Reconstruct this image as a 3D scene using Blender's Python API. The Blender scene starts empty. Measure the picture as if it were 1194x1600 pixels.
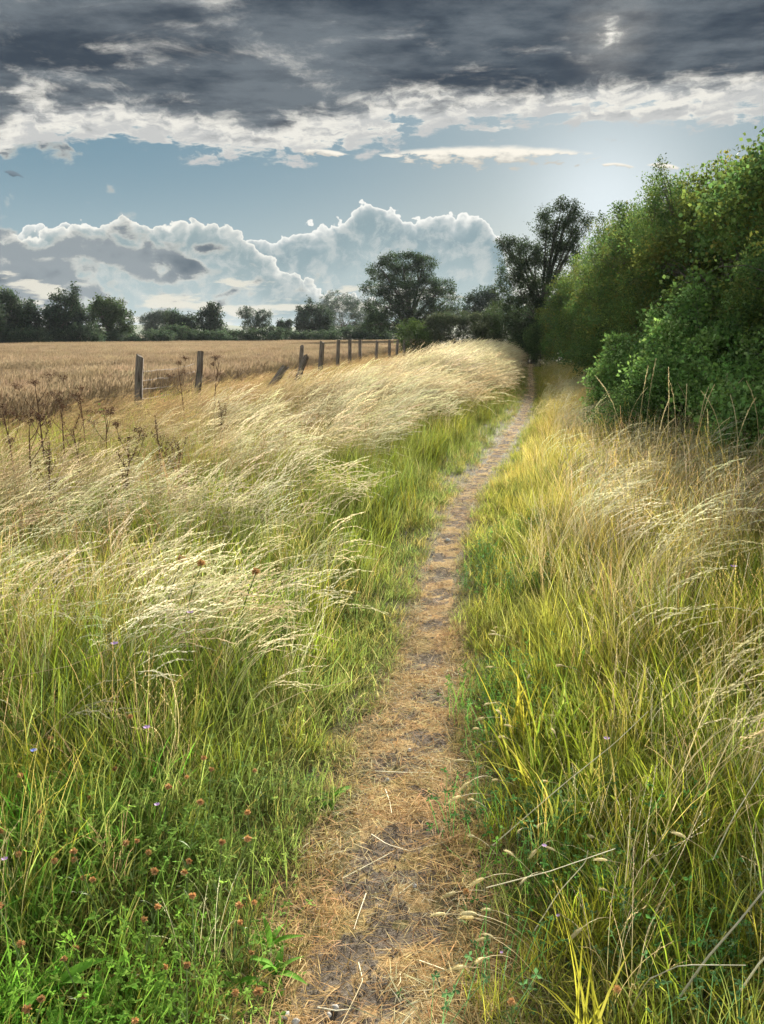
import bpy, math, random
import numpy as np
from mathutils import Vector, Matrix

R = math.radians
SC = bpy.context.scene
COL = SC.collection
rng = np.random.default_rng(7)
random.seed(7)

# ------------------------------------------------------------------ camera
EYE = 1.6
PITCH = 11.9
F_PX, PW, PH = 1333.0, 1194.0, 1600.0
cam_d = bpy.data.cameras.new('camera')
cam = bpy.data.objects.new('camera', cam_d)
COL.objects.link(cam)
cam.location = (0, 0, EYE)
cam.rotation_euler = (R(90 - PITCH), 0, 0)
cam_d.sensor_fit = 'VERTICAL'
cam_d.sensor_height = 36.0
cam_d.lens = 36.0 * F_PX / PH
cam_d.clip_start = 0.05
cam_d.clip_end = 6000
SC.camera = cam

# ------------------------------------------------------------------ exposure
SC.view_settings.view_transform = 'Standard'
SC.view_settings.look = 'None'
SC.view_settings.gamma = 1.0
SC.view_settings.use_curve_mapping = False
EXPO = 2.8
SC.view_settings.exposure = EXPO
SC.render.engine = 'CYCLES'
SC.cycles.use_denoising = True
SC.cycles.denoiser = 'OPENIMAGEDENOISE'
SC.cycles.denoising_input_passes = 'RGB_ALBEDO_NORMAL'
SC.cycles.denoising_prefilter = 'ACCURATE'
SC.cycles.max_bounces = 8
SC.cycles.diffuse_bounces = 5
SC.cycles.glossy_bounces = 2
SC.cycles.transmission_bounces = 5
SC.cycles.transparent_max_bounces = 4
SC.cycles.volume_bounces = 0
SC.cycles.sample_clamp_indirect = 4.0

# ------------------------------------------------------------------ sun
SUN_AZ, SUN_EL = 13.8, 16.8
sd = Vector((math.sin(R(SUN_AZ)) * math.cos(R(SUN_EL)), math.cos(R(SUN_AZ)) * math.cos(R(SUN_EL)), math.sin(R(SUN_EL))))
sun_d = bpy.data.lights.new('sun', 'SUN')
sun_d.energy = 2.7
sun_d.angle = R(5.0)
sun_d.color = (1.0, 0.945, 0.84)
sun = bpy.data.objects.new('sun', sun_d)
COL.objects.link(sun)
sun.rotation_euler = sd.to_track_quat('Z', 'Y').to_euler()
sun.location = (30, 100, 60)


# ------------------------------------------------------------------ node helper
class V:
    """a socket (or a number) that can be added, multiplied and so on"""
    nt = None

    def __init__(self, s): self.s = s

    @staticmethod
    def put(inp, v):
        v = v.s if isinstance(v, V) else v
        if hasattr(v, 'is_output'): V.nt.links.new(v, inp)
        else: inp.default_value = v

    @staticmethod
    def m(op, *a, clamp=False):
        n = V.nt.nodes.new('ShaderNodeMath'); n.operation = op; n.use_clamp = clamp
        for i, x in enumerate(a): V.put(n.inputs[i], x)
        return V(n.outputs[0])

    def __add__(self, o): return V.m('ADD', self, o)
    __radd__ = __add__
    def __sub__(self, o): return V.m('SUBTRACT', self, o)
    def __rsub__(self, o): return V.m('SUBTRACT', o, self)
    def __mul__(self, o): return V.m('MULTIPLY', self, o)
    __rmul__ = __mul__
    def __truediv__(self, o): return V.m('DIVIDE', self, o)


def vexp(x): return V.m('EXPONENT', x)
def vmax(a, b): return V.m('MAXIMUM', a, b)
def vmin(a, b): return V.m('MINIMUM', a, b)


def sstep(x, a, b, lo=0.0, hi=1.0):
    n = V.nt.nodes.new('ShaderNodeMapRange'); n.interpolation_type = 'SMOOTHSTEP'
    V.put(n.inputs['Value'], x)
    n.inputs['From Min'].default_value = a; n.inputs['From Max'].default_value = b
    n.inputs['To Min'].default_value = lo; n.inputs['To Max'].default_value = hi
    return V(n.outputs[0])


def lin(x, a, b, lo=0.0, hi=1.0):
    n = V.nt.nodes.new('ShaderNodeMapRange')
    V.put(n.inputs['Value'], x)
    n.inputs['From Min'].default_value = a; n.inputs['From Max'].default_value = b
    n.inputs['To Min'].default_value = lo; n.inputs['To Max'].default_value = hi
    return V(n.outputs[0])


def xyz(a, b, c=0.0):
    n = V.nt.nodes.new('ShaderNodeCombineXYZ')
    for i, q in enumerate((a, b, c)): V.put(n.inputs[i], q)
    return V(n.outputs[0])


def fbm(vec, scale, detail=5.0, rough=0.55, dim='2D', dist=0.0, lac=2.0):
    n = V.nt.nodes.new('ShaderNodeTexNoise'); n.noise_dimensions = dim
    V.put(n.inputs['Vector'], vec)
    n.inputs['Scale'].default_value = scale; n.inputs['Detail'].default_value = detail
    n.inputs['Roughness'].default_value = rough; n.inputs['Distortion'].default_value = dist
    n.inputs['Lacunarity'].default_value = lac
    return V(n.outputs['Fac'])


def voro(vec, scale, smooth=0.4, dim='2D'):
    n = V.nt.nodes.new('ShaderNodeTexVoronoi'); n.voronoi_dimensions = dim; n.feature = 'SMOOTH_F1'
    V.put(n.inputs['Vector'], vec)
    n.inputs['Scale'].default_value = scale; n.inputs['Smoothness'].default_value = smooth
    return V(n.outputs['Distance'])


def mixc(f, a, b, mode='MIX'):
    n = V.nt.nodes.new('ShaderNodeMix'); n.data_type = 'RGBA'; n.blend_type = mode
    V.put(n.inputs[0], f)
    for i, c in ((6, a), (7, b)):
        if isinstance(c, (tuple, list)): n.inputs[i].default_value = (*c[:3], 1)
        else: V.put(n.inputs[i], c)
    return V(n.outputs[2])


def curve(x, pts, x0, x1, y0, y1):
    """a float curve through pts, x in x0..x1, y in y0..y1"""
    n = V.nt.nodes.new('ShaderNodeFloatCurve')
    V.put(n.inputs['Value'], lin(x, x0, x1))
    c = n.mapping.curves[0]
    q = [((p - x0) / (x1 - x0), (v - y0) / (y1 - y0)) for p, v in pts]
    while len(c.points) < len(q): c.points.new(0.5, 0.5)
    for p, (a, b) in zip(c.points, q):
        p.location = (a, b); p.handle_type = 'AUTO'
    n.mapping.update()
    return V(n.outputs[0]) * (y1 - y0) + y0


def mul(c, f):
    """colour times a value"""
    n = V.nt.nodes.new('ShaderNodeVectorMath'); n.operation = 'SCALE'
    V.put(n.inputs[0], c); V.put(n.inputs['Scale'], f)
    return V(n.outputs[0])


# ------------------------------------------------------------------ world: daylight sky with clouds in direction space
world = bpy.data.worlds.new('World')
SC.world = world
world.use_nodes = True
wt = world.node_tree
wt.nodes.clear()
V.nt = wt
SKY_STRENGTH = 0.10
K = 1.0 / (SKY_STRENGTH * 2 ** EXPO)          # turns a radiance as displayed into a background colour


def k(*c): return tuple(q * K for q in c)


nis = wt.nodes.new('ShaderNodeTexSky')
nis.sky_type = 'NISHITA'
nis.sun_disc = False
nis.sun_elevation = R(SUN_EL)
nis.sun_rotation = R(SUN_AZ)
nis.air_density = 1.0
nis.dust_density = 0.6
nis.ozone_density = 1.6
tc = wt.nodes.new('ShaderNodeTexCoord')
sep = wt.nodes.new('ShaderNodeSeparateXYZ')
wt.links.new(tc.outputs['Generated'], sep.inputs[0])
X, Y, Z = (V(o) for o in sep.outputs)
AZ = V.m('ARCTAN2', X, Y) * 57.2958
EL = V.m('ARCSINE', Z) * 57.2958
dot = X * sd.x + Y * sd.y + Z * sd.z
ANG = V.m('ARCCOSINE', vmin(dot, 1.0)) * 57.2958

# clear sky, seen through thin high veil: the physical sky mixed with a pale blue
sky = mixc(0.92, mixc(1.0, V(nis.outputs[0]), (0.22, 0.22, 0.22), 'MULTIPLY'),
           mixc(sstep(EL, 2.0, 12.0), k(0.34, 0.45, 0.50), k(0.145, 0.265, 0.34)))
gx = AZ - 14.0
gy_ = EL - 7.5
glow = vexp((gx * gx + gy_ * gy_ * 1.2) * (-1 / 24.0)) * 0.75 + vexp(ANG * ANG * (-1 / 130.0)) * 0.08
sky = mixc(glow * 0.95, sky, k(0.86, 0.95, 1.0))

# --- far bank of cumulus low over the horizon, three heaps one behind another
AE = xyz(AZ, EL * 1.15)
warp = fbm(AE, 0.45, 4, 0.6) - 0.5


def heap(below, pts, rim, body, low, freq, seed, soft=0.16, amp=1.0):
    h = curve(AZ, pts, -60, 60, -4, 12)
    q = xyz(AZ + seed + warp * 1.2, EL * 1.1 + warp * 1.2)
    b = (0.55 - voro(q, freq)) * 1.1 + (0.5 - voro(q, freq * 2.3)) * 0.5 + (0.5 - voro(q, freq * 5.0)) * 0.25
    t = h - EL + b * amp
    a = sstep(t, 0.0, soft)
    edge = vexp(vmax(t - 0.10, 0.0) * -3.0)
    crev = sstep(voro(q, freq * 1.15, 0.25), 0.62, 0.90) * vexp(vmax(t, 0.0) * -0.9) * 0.45
    inner = fbm(q, freq * 1.3, 7, 0.62)
    c = mixc(sstep(inner, 0.42, 0.68) * 0.55, mixc(sstep(t, 0.5, 5.0), body, low), k(0.66, 0.69, 0.66))
    c = mixc(vmin(edge + crev, 1.0), c, rim)
    return mixc(a, below, c)


c_low = k(0.46, 0.56, 0.57)
sky = heap(sky, [(-60, 3.5), (-34, 4.6), (-24, 5.2), (-19, 6.2), (-12, 5.4), (-8, 5.6), (-5, 6.4), (-2.6, 6.9), (-0.5, 7.9), (1.2, 7.0),
                 (3.5, 6.9), (5.6, 7.0), (7.0, 6.4), (8.0, 4.6), (9.4, 1.5), (13, 1.0), (22, 1.4), (34, 3.0), (60, 3.4)],
           k(0.98, 0.98, 0.93), k(0.255, 0.36, 0.40), c_low, 0.62, 3.0, 0.08, 0.85)
sky = heap(sky, [(-60, 5.0), (-30, 4.0), (-22, 5.5), (-16.5, 6.6), (-14.0, 6.3), (-12, 6.5), (-9.5, 6.1), (-7.2, 4.4), (-5.5, 3.4), (-3, 2.4),
                 (0, 1.6), (5, 0.8), (12, 0.2), (24, 0.6), (40, 2.0), (60, 4.0)],
           k(0.94, 0.93, 0.86), k(0.27, 0.37, 0.40), c_low, 0.70, 31.0, 0.09, 0.85)
# darker broken heap on the left
q = xyz(AZ * 0.8, EL * 1.5)
n1 = fbm(q, 0.17, 6, 0.54) + (0.5 - voro(xyz(AZ + warp * 2, EL * 1.2), 0.8)) * 0.16
m1 = curve(AZ, [(-60, 0.55), (-30, 0.62), (-22, 0.85), (-18, 0.80), (-14, 0.56), (-9, 0.24), (-2, 0.10), (10, 0.0), (30, 0.1), (60, 0.4)], -60, 60, 0, 1)
puff0 = fbm(xyz(AZ * 0.6 + warp, EL * 1.1 + warp), 0.9, 8, 0.6)
t1 = n1 - 0.80 + m1 * 0.60 + (puff0 - 0.5) * 0.42 - sstep(EL, 4.5, 7.6) * 0.35 - sstep(EL, 2.5, 0.5) * 0.06
a1 = sstep(t1, -0.04, 0.10)
sky = mixc(a1, sky, mixc(sstep(t1, -0.01, 0.12), k(0.74, 0.72, 0.64), mixc(sstep(n1, 0.5, 0.8), k(0.30, 0.345, 0.37), k(0.125, 0.165, 0.20))))
# cream wisps lying flat near the horizon
n2 = fbm(xyz(AZ * 0.35 + 7, EL * 1.6), 0.62, 6, 0.6)
t2 = n2 - 0.505 - sstep(EL, 2.6, 4.6) * 0.3
sky = mixc(sstep(t2, 0.0, 0.10) * sstep(EL, -0.5, 0.8) * 0.9, sky, k(0.80, 0.77, 0.66))


# --- long thin cloud and its small neighbours in the clear band
def strip(below, az, el, wa, we, col, seed):
    da = (AZ - az) * (1.0 / wa)
    nz = fbm(xyz(AZ * 0.9 + seed, EL * 2.6), 0.9, 6, 0.62) - 0.5
    de = (EL - el + da * 0.12) * (1.0 / we) + nz * 2.2
    t = 1.0 - da * da - V.m('ABSOLUTE', de) * 1.0 + nz * 2.6
    return mixc(sstep(t, 0.0, 0.55), below, mixc(sstep(de, -0.6, 0.3), (col[0] * 0.62, col[1] * 0.64, col[2] * 0.66), col))


CR = k(0.98, 0.93, 0.82)
sky = strip(sky, 6.4, 10.75, 7.2, 0.62, CR, 2.0)
sky = strip(sky, -3.9, 10.95, 1.9, 0.25, CR, 14.0)
sky = strip(sky, 14.6, 9.9, 1.0, 0.16, CR, 23.0)
sky = strip(sky, 17.2, 9.7, 1.1, 0.25, CR, 33.0)
sky = strip(sky, -22.2, 9.0, 0.6, 0.22, k(0.20, 0.26, 0.31), 41.0)

# --- the dark deck overhead: a flat layer seen in perspective
zc = vmax(Z, 0.04)
P = xyz(X / zc - 5.2, Y / zc + 2.9)
Pw = xyz(X / zc + warp * 0.5 - 5.2, Y / zc + warp * 0.3 + 2.9)
big = fbm(Pw, 0.55, 3, 0.5)
fine = fbm(P, 1.7, 9, 0.66, dist=0.35)
edge = curve(AZ, [(-180, 12.5), (-40, 11.0), (-24, 9.9), (-22, 11.2), (-20, 12.2), (-15, 12.0), (-10, 11.4), (-6, 11.6), (-2, 12.2), (3, 12.9), (6, 13.3), (10, 13.1), (16, 13.1),
                  (24, 12.8), (40, 12.0), (180, 12.5)], -180, 180, 0, 30)
up = vmin(vmax((EL - edge + 0.9) * (1 / 4.6), -3.0), 0.74)
amp = sstep(EL, 10.0, 17.0, 0.30, 1.0)
puff = fbm(xyz(AZ * 0.40 + warp, EL * 1.15 + warp), 1.15, 8, 0.58)
T = up + (puff - 0.5) * sstep(EL, 18.5, 11.0) * 0.85 - sstep(EL, 19.0, 28.0) * 0.42 + ((big - 0.5) * amp + (fine - 0.5) * sstep(EL, 10.0, 15.0, 0.55, 1.3)) - vexp((ANG * ANG) * (-1 / 3.0)) * 0.15
Acov = sstep(T, -0.03, 0.11)
dark = sstep(T, 0.20, 0.68)
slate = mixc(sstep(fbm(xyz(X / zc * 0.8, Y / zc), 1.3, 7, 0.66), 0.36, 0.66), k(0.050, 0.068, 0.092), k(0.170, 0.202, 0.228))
slate = mul(slate, sstep(ANG, 38.0, 90.0, 1.0, 17.0))      # deck brightened away from the sun, out of view, as added fill light
lit = mixc(sstep(puff, 0.38, 0.60), k(0.86, 0.84, 0.77), k(0.58, 0.59, 0.58))
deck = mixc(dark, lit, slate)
AW = ANG + (fine - 0.5) * 2.2 + (puff - 0.5) * 2.4
deck = mixc(vmin(vexp(AW * AW * (-1 / 0.2)) * 0.9 + vexp(AW * AW * (-1 / 3.0)) * 0.2, 1.0), deck, k(1.0, 0.97, 0.88))
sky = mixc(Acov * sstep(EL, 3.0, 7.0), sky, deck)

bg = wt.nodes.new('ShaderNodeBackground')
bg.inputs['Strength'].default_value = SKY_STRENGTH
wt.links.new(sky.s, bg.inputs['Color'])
out = wt.nodes.new('ShaderNodeOutputWorld')
wt.links.new(bg.outputs[0], out.inputs['Surface'])
world.cycles.sampling_method = 'MANUAL'
world.cycles.sample_map_resolution = 1024


# ================================================================== materials
def mat(name):
    m = bpy.data.materials.new(name); m.use_nodes = True
    m.node_tree.nodes.clear(); V.nt = m.node_tree
    return m


def attr(name, kind='GEOMETRY', out='Fac'):
    n = V.nt.nodes.new('ShaderNodeAttribute'); n.attribute_name = name; n.attribute_type = kind
    return V(n.outputs[out])


def objpos():
    n = V.nt.nodes.new('ShaderNodeTexCoord'); return V(n.outputs['Object'])


def worldpos():
    n = V.nt.nodes.new('ShaderNodeNewGeometry'); return V(n.outputs['Position'])


def bump(h, strength, dist):
    n = V.nt.nodes.new('ShaderNodeBump'); V.put(n.inputs['Height'], h)
    n.inputs['Strength'].default_value = strength; n.inputs['Distance'].default_value = dist
    return n.outputs[0]


def surface(col, rough=0.7, spec=0.3, trans=0.0, normal=None, tcol=None):
    nt = V.nt
    p = nt.nodes.new('ShaderNodeBsdfPrincipled')
    if isinstance(col, tuple): p.inputs['Base Color'].default_value = (*col, 1)
    else: V.put(p.inputs['Base Color'], col)
    V.put(p.inputs['Roughness'], rough)
    p.inputs['Specular IOR Level'].default_value = spec
    if normal is not None: nt.links.new(normal, p.inputs['Normal'])
    o = nt.nodes.new('ShaderNodeOutputMaterial')
    last = p.outputs[0]
    if trans > 0:
        t = nt.nodes.new('ShaderNodeBsdfTranslucent')
        tc_ = tcol if tcol is not None else col
        if isinstance(tc_, tuple): t.inputs[0].default_value = (*tc_, 1)
        else: V.put(t.inputs[0], tc_)
        mx = nt.nodes.new('ShaderNodeMixShader'); mx.inputs[0].default_value = trans
        nt.links.new(last, mx.inputs[1]); nt.links.new(t.outputs[0], mx.inputs[2])
        last = mx.outputs[0]
    nt.links.new(last, o.inputs['Surface'])


def plant_mat(name, trans=0.4, rough=0.55, spec=0.25, tboost=1.2):
    """leaf colour from the plant (tint), head colour (tint_head), each blade a shade of its own (shade), kind of tissue (tone)"""
    m = mat(name)
    tint = attr('tint', 'INSTANCER', 'Color'); head = attr('tint_head', 'INSTANCER', 'Color')
    sh = attr('shade'); tone = attr('tone')
    leaf = mul(tint, sh * 0.9 + 0.55)
    leaf = mixc(sstep(sh, 0.72, 0.95) * 0.65, leaf, mul(head, 0.75))
    c = mixc(tone, leaf, mul(head, sh * 0.5 + 0.75))
    tr = mul(c, tboost)
    surface(c, rough, spec, trans, tcol=tr)
    return m


M_GRASS = plant_mat('grass_blades', 0.46, 0.85, 0.04, 1.35)
M_LEAF = plant_mat('tree_leaves', 0.36, 0.75, 0.10, 1.4)


def own_mat(name, cols, scale=8.0, rough=0.75, spec=0.2, trans=0.0, bumpy=0.0, vary=True):
    """a noise-mottled material for single objects"""
    m = mat(name)
    n = fbm(objpos(), scale, 5, 0.6, '3D')
    c = mixc(sstep(n, 0.36, 0.64), cols[0], cols[1])
    if vary:
        oi = V.nt.nodes.new('ShaderNodeObjectInfo')
        c = mul(c, V(oi.outputs['Random']) * 0.5 + 0.75)
    surface(c, rough, spec, trans, bump(n, bumpy, 0.01) if bumpy else None)
    return m


M_STRAW = own_mat('dry_straw', ((0.50, 0.38, 0.17), (0.66, 0.53, 0.28)), 14, 0.6, 0.3, 0.15)
M_PALE = own_mat('bleached_stalk', ((0.55, 0.48, 0.30), (0.72, 0.65, 0.44)), 14, 0.6, 0.3, 0.15)
M_FUZZ = own_mat('fuzzy_seed_head', ((0.56, 0.46, 0.22), (0.74, 0.64, 0.36)), 40, 0.8, 0.1, 0.3)
M_RUST = own_mat('brown_flower_head', ((0.42, 0.22, 0.08), (0.60, 0.36, 0.15)), 60, 0.9, 0.1, 0.15)
M_STEMG = own_mat('green_stem', ((0.09, 0.14, 0.035), (0.16, 0.20, 0.06)), 20, 0.6, 0.3, 0.2)
M_DEAD = own_mat('dead_brown_stem', ((0.085, 0.045, 0.025), (0.16, 0.09, 0.05)), 20, 0.8, 0.2)
M_SEED = own_mat('dead_seed_cluster', ((0.075, 0.04, 0.025), (0.15, 0.085, 0.05)), 40, 0.9, 0.1, 0.1)
M_PURPLE = own_mat('mauve_petals', ((0.42, 0.24, 0.50), (0.60, 0.42, 0.66)), 30, 0.6, 0.2, 0.35)
M_BLUE = own_mat('blue_petals', ((0.16, 0.20, 0.60), (0.28, 0.33, 0.72)), 30, 0.6, 0.2, 0.35)
M_DOCK = own_mat('broad_green_leaf', ((0.09, 0.24, 0.022), (0.15, 0.32, 0.04)), 9, 0.8, 0.05, 0.45, 0.3)
M_STONE = own_mat('path_stone', ((0.26, 0.25, 0.23), (0.46, 0.44, 0.40)), 25, 0.85, 0.2, 0, 0.4)
M_WIRE = own_mat('rusty_wire', ((0.08, 0.05, 0.035), (0.16, 0.13, 0.11)), 30, 0.7, 0.4)


def bark_mat(name, a, b):
    m = mat(name)
    n = V.nt.nodes.new('ShaderNodeTexCoord')
    mp = V.nt.nodes.new('ShaderNodeMapping'); mp.inputs['Scale'].default_value = (6, 6, 1.2)
    V.nt.links.new(n.outputs['Object'], mp.inputs[0])
    f = fbm(V(mp.outputs[0]), 3, 6, 0.65, '3D')
    surface(mixc(sstep(f, 0.35, 0.65), a, b), 0.9, 0.15, 0, bump(f, 0.6, 0.03))
    return m


M_BARK = bark_mat('tree_bark', (0.05, 0.04, 0.03), (0.13, 0.11, 0.085))


def post_mat():
    m = mat('weathered_post_wood')
    n = V.nt.nodes.new('ShaderNodeTexCoord')
    mp = V.nt.nodes.new('ShaderNodeMapping'); mp.inputs['Scale'].default_value = (30, 30, 1.6)
    V.nt.links.new(n.outputs['Object'], mp.inputs[0])
    g = fbm(V(mp.outputs[0]), 2.2, 6, 0.65, '3D')
    s = fbm(V(n.outputs['Object']), 5.0, 5, 0.6, '3D')
    c = mixc(sstep(g, 0.34, 0.66), (0.050, 0.037, 0.027), (0.23, 0.18, 0.135))
    c = mixc(sstep(s, 0.52, 0.72) * 0.55, c, (0.13, 0.15, 0.085))      # lichen
    c = mixc(sstep(s, 0.44, 0.28) * 0.5, c, (0.06, 0.045, 0.035))
    surface(c, 0.9, 0.15, 0, bump(g, 0.7, 0.01))
    return m


M_POST = post_mat()


def ground_mat():
    m = mat('meadow_soil')
    p = worldpos()
    a = fbm(p, 0.35, 5, 0.6, '3D'); b = fbm(p, 9, 6, 0.65, '3D')
    c = mixc(sstep(a, 0.35, 0.65), (0.075, 0.075, 0.028), (0.15, 0.12, 0.05))
    c = mixc(sstep(b, 0.40, 0.66), c, (0.05, 0.042, 0.028))
    surface(c, 0.95, 0.1, 0, bump(b, 0.8, 0.03))
    return m


def path_mat():
    m = mat('trodden_path_soil')
    p = worldpos()
    a = fbm(p, 3.2, 5, 0.6, '3D'); b = fbm(p, 26, 6, 0.7, '3D'); d = fbm(p, 140, 4, 0.7, '3D')
    soil = mixc(sstep(b, 0.35, 0.65), (0.085, 0.068, 0.053), (0.175, 0.145, 0.112))
    soil = mixc(sstep(d, 0.60, 0.70), soil, (0.30, 0.26, 0.21))        # grit
    thatch = mixc(sstep(b, 0.35, 0.65), (0.28, 0.19, 0.095), (0.46, 0.34, 0.175))
    thatch = mixc(sstep(a, 0.50, 0.66) * 0.6, thatch, (0.19, 0.17, 0.06))
    c = mixc(sstep(attr('bare') + (b - 0.5) * 0.8, 0.25, 0.55), thatch, soil)
    surface(c, 1.0, 0.02, 0, bump(b + d * 0.5, 0.9, 0.02))
    return m


def field_mat():
    m = mat('stubbly_field_soil')
    p = worldpos()
    b = fbm(p, 5, 6, 0.65, '3D')
    surface(mixc(sstep(b, 0.35, 0.65), (0.20, 0.14, 0.07), (0.30, 0.22, 0.11)), 0.95, 0.1, 0, bump(b, 0.6, 0.05))
    return m


def hill_mat():
    m = mat('far_wooded_hill')
    b = fbm(worldpos(), 0.03, 7, 0.7, '3D')
    surface(mixc(sstep(b, 0.35, 0.65), (0.045, 0.065, 0.03), (0.09, 0.11, 0.045)), 0.95, 0.1)
    return m


# ================================================================== small mesh tools
def add_attr(me, name, arr, dom='POINT'):
    a = me.attributes.new(name, 'FLOAT', dom); a.data.foreach_set('value', np.asarray(arr, np.float32))


def new_mesh(name, v, f, m=None, smooth=False, **at):
    me = bpy.data.meshes.new(name)
    me.from_pydata([tuple(map(float, p)) for p in v], [], [tuple(int(i) for i in q) for q in f])
    for kk, a in at.items(): add_attr(me, kk, a)
    if m: me.materials.append(m)
    if smooth: me.polygons.foreach_set('use_smooth', [True] * len(me.polygons))
    me.update()
    return me


def obj(name, me, parent=None, loc=(0, 0, 0)):
    o = bpy.data.objects.new(name, me); COL.objects.link(o)
    o.location = loc
    if parent: o.parent = parent
    return o


def tag(o, label, cat, group=None):
    o['label'] = label; o['category'] = cat
    if group: o['group'] = group
    return o


def thing(name, label, cat, loc=(0, 0, 0), rz=0.0, group=None):
    o = bpy.data.objects.new(name, None); COL.objects.link(o)
    o.empty_display_size = 0.1
    o.location = loc; o.rotation_euler = (0, 0, rz)
    return tag(o, label, cat, group)


def copy_tree(o, parent=None):
    c = o.copy(); COL.objects.link(c)
    if parent: c.parent = parent
    for ch in list(o.children): copy_tree(ch, c)
    return c


class MB:
    """collects vertices and faces"""
    def __init__(self): self.v = []; self.f = []; self.n = 0; self.at = {'shade': [], 'tone': []}

    def add(self, v, f, shade=0.5, tone=0.0):
        v = np.asarray(v, float).reshape(-1, 3)
        self.v.append(v)
        self.f += [tuple(i + self.n for i in q) for q in f]
        self.n += len(v)
        self.at['shade'].append(np.full(len(v), shade) if np.isscalar(shade) else np.asarray(shade))
        self.at['tone'].append(np.full(len(v), tone) if np.isscalar(tone) else np.asarray(tone))

    def mesh(self, name, m, smooth=False):
        return new_mesh(name, np.concatenate(self.v), self.f, m, smooth,
                        shade=np.concatenate(self.at['shade']), tone=np.concatenate(self.at['tone']))


def tube(mb, pts, rad, sides=5, cap=True, shade=0.5, tone=0.0):
    pts = np.asarray(pts, float); n = len(pts)
    rad = np.broadcast_to(np.asarray(rad, float), (n,))
    t = np.gradient(pts, axis=0); t /= np.linalg.norm(t, axis=1)[:, None] + 1e-9
    ref = np.array([0.31, 0.95, 0.05]) if abs(t[0][2]) > 0.6 else np.array([0, 0, 1.0])
    u = np.cross(t, ref); u /= np.linalg.norm(u, axis=1)[:, None] + 1e-9
    w = np.cross(t, u)
    a = np.arange(sides) * 2 * np.pi / sides
    v = pts[:, None] + rad[:, None, None] * (np.cos(a)[None, :, None] * u[:, None] + np.sin(a)[None, :, None] * w[:, None])
    f = []
    for i in range(n - 1):
        for j in range(sides):
            k2 = (j + 1) % sides
            f.append((i * sides + j, i * sides + k2, (i + 1) * sides + k2, (i + 1) * sides + j))
    if cap:
        f.append(tuple(range(sides))[::-1]); f.append(tuple((n - 1) * sides + j for j in range(sides)))
    mb.add(v.reshape(-1, 3), f, shade, tone)


def arc(base, az, tilt0, tilt1, length, n, power=1.6, roll=0.0):
    """points of a stem that leans over from tilt0 to tilt1 (degrees from upright)"""
    t = np.linspace(0, 1, n)
    th = np.radians(tilt0 + (tilt1 - tilt0) * t ** power)
    step = length / (n - 1)
    d = np.stack([np.sin(th) * math.cos(az), np.sin(th) * math.sin(az), np.cos(th)], 1)
    p = np.concatenate([[np.zeros(3)], np.cumsum((d[:-1] + d[1:]) * 0.5 * step, 0)])
    return p + np.asarray(base)


def blade(mb, base, az, t0, t1, length, width, n, g, shade, tone=0.0, power=1.6, tip=0.0):
    p = arc(base, az, t0, t1, length, n, power)
    tw = az + math.pi / 2 + g.normal(0, 0.5)
    wd = np.array([math.cos(tw), math.sin(tw), g.normal(0, 0.15)])
    t = np.linspace(0, 1, n)
    w = width * 0.5 * np.minimum(1, 0.55 + t * 1.8) * (1 - t ** 2.2 * (1 - tip))
    L = p - wd * w[:, None]; Rr = p + wd * w[:, None]
    v = np.empty((2 * n, 3)); v[0::2] = L; v[1::2] = Rr
    f = [(2 * i, 2 * i + 1, 2 * i + 3, 2 * i + 2) for i in range(n - 1)]
    mb.add(v, f, shade, tone)
    return p


def spikelets(mb, p, g, frac, n, length, width, spread, shade):
    """a plume: little scales along the last part of a stalk"""
    m = len(p)
    i0 = (1 - frac) * (m - 1)
    vs, fs = [], []
    for q in range(n):
        u = i0 + (m - 1 - i0) * (q + g.random()) / n
        i = min(int(u), m - 2); fr = u - i
        b = p[i] * (1 - fr) + p[i + 1] * fr
        d = p[i + 1] - p[i]; d /= np.linalg.norm(d) + 1e-9
        s = g.normal(0, 1, 3); s -= d * s.dot(d); s /= np.linalg.norm(s) + 1e-9
        e = d * (1 - spread) + s * spread; e /= np.linalg.norm(e)
        side = np.cross(e, g.normal(0, 1, 3)); side /= np.linalg.norm(side) + 1e-9
        env = math.sin(math.pi * (0.12 + 0.8 * (u - i0) / max(m - 1 - i0, 1e-6))) * 0.6 + 0.4
        ln = length * env * g.uniform(0.7, 1.3)
        k0 = len(vs)
        vs += [b, b + e * ln * 0.45 + side * width * 0.5, b + e * ln, b + e * ln * 0.45 - side * width * 0.5]
        fs.append((k0, k0 + 1, k0 + 2, k0 + 3))
    mb.add(np.array(vs), fs, shade, 1.0)


# ================================================================== the lie of the land
_py = np.array([-6, 0, 1.7, 4.3, 6.4, 8.9, 12.5, 16.6, 23, 31, 42, 54, 70, 110])
_px = np.array([-0.75, -0.20, -0.03, 0.25, 0.49, 0.93, 1.80, 2.72, 4.0, 5.35, 7.2, 9.3, 12.5, 21])
_dy = np.linspace(-6, 110, 1161)
_dx = np.interp(_dy, _py, _px)
_kk = np.exp(-np.linspace(-2, 2, 31) ** 2); _kk /= _kk.sum()
_dx = np.convolve(np.pad(_dx, 15, mode='reflect', reflect_type='odd'), _kk, 'valid')


def path_x(y): return np.interp(y, _dy, _dx)
def path_hw(y): return np.interp(y, [0, 1.7, 3, 4.5, 8, 14, 30, 60], [0.235, 0.215, 0.15, 0.10, 0.085, 0.085, 0.08, 0.075])
def fence_x(y): return -4.24 + 0.15 * (y - 14.8)
def hedge_x(y): return 3.7 + 0.124 * (y - 9)


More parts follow.
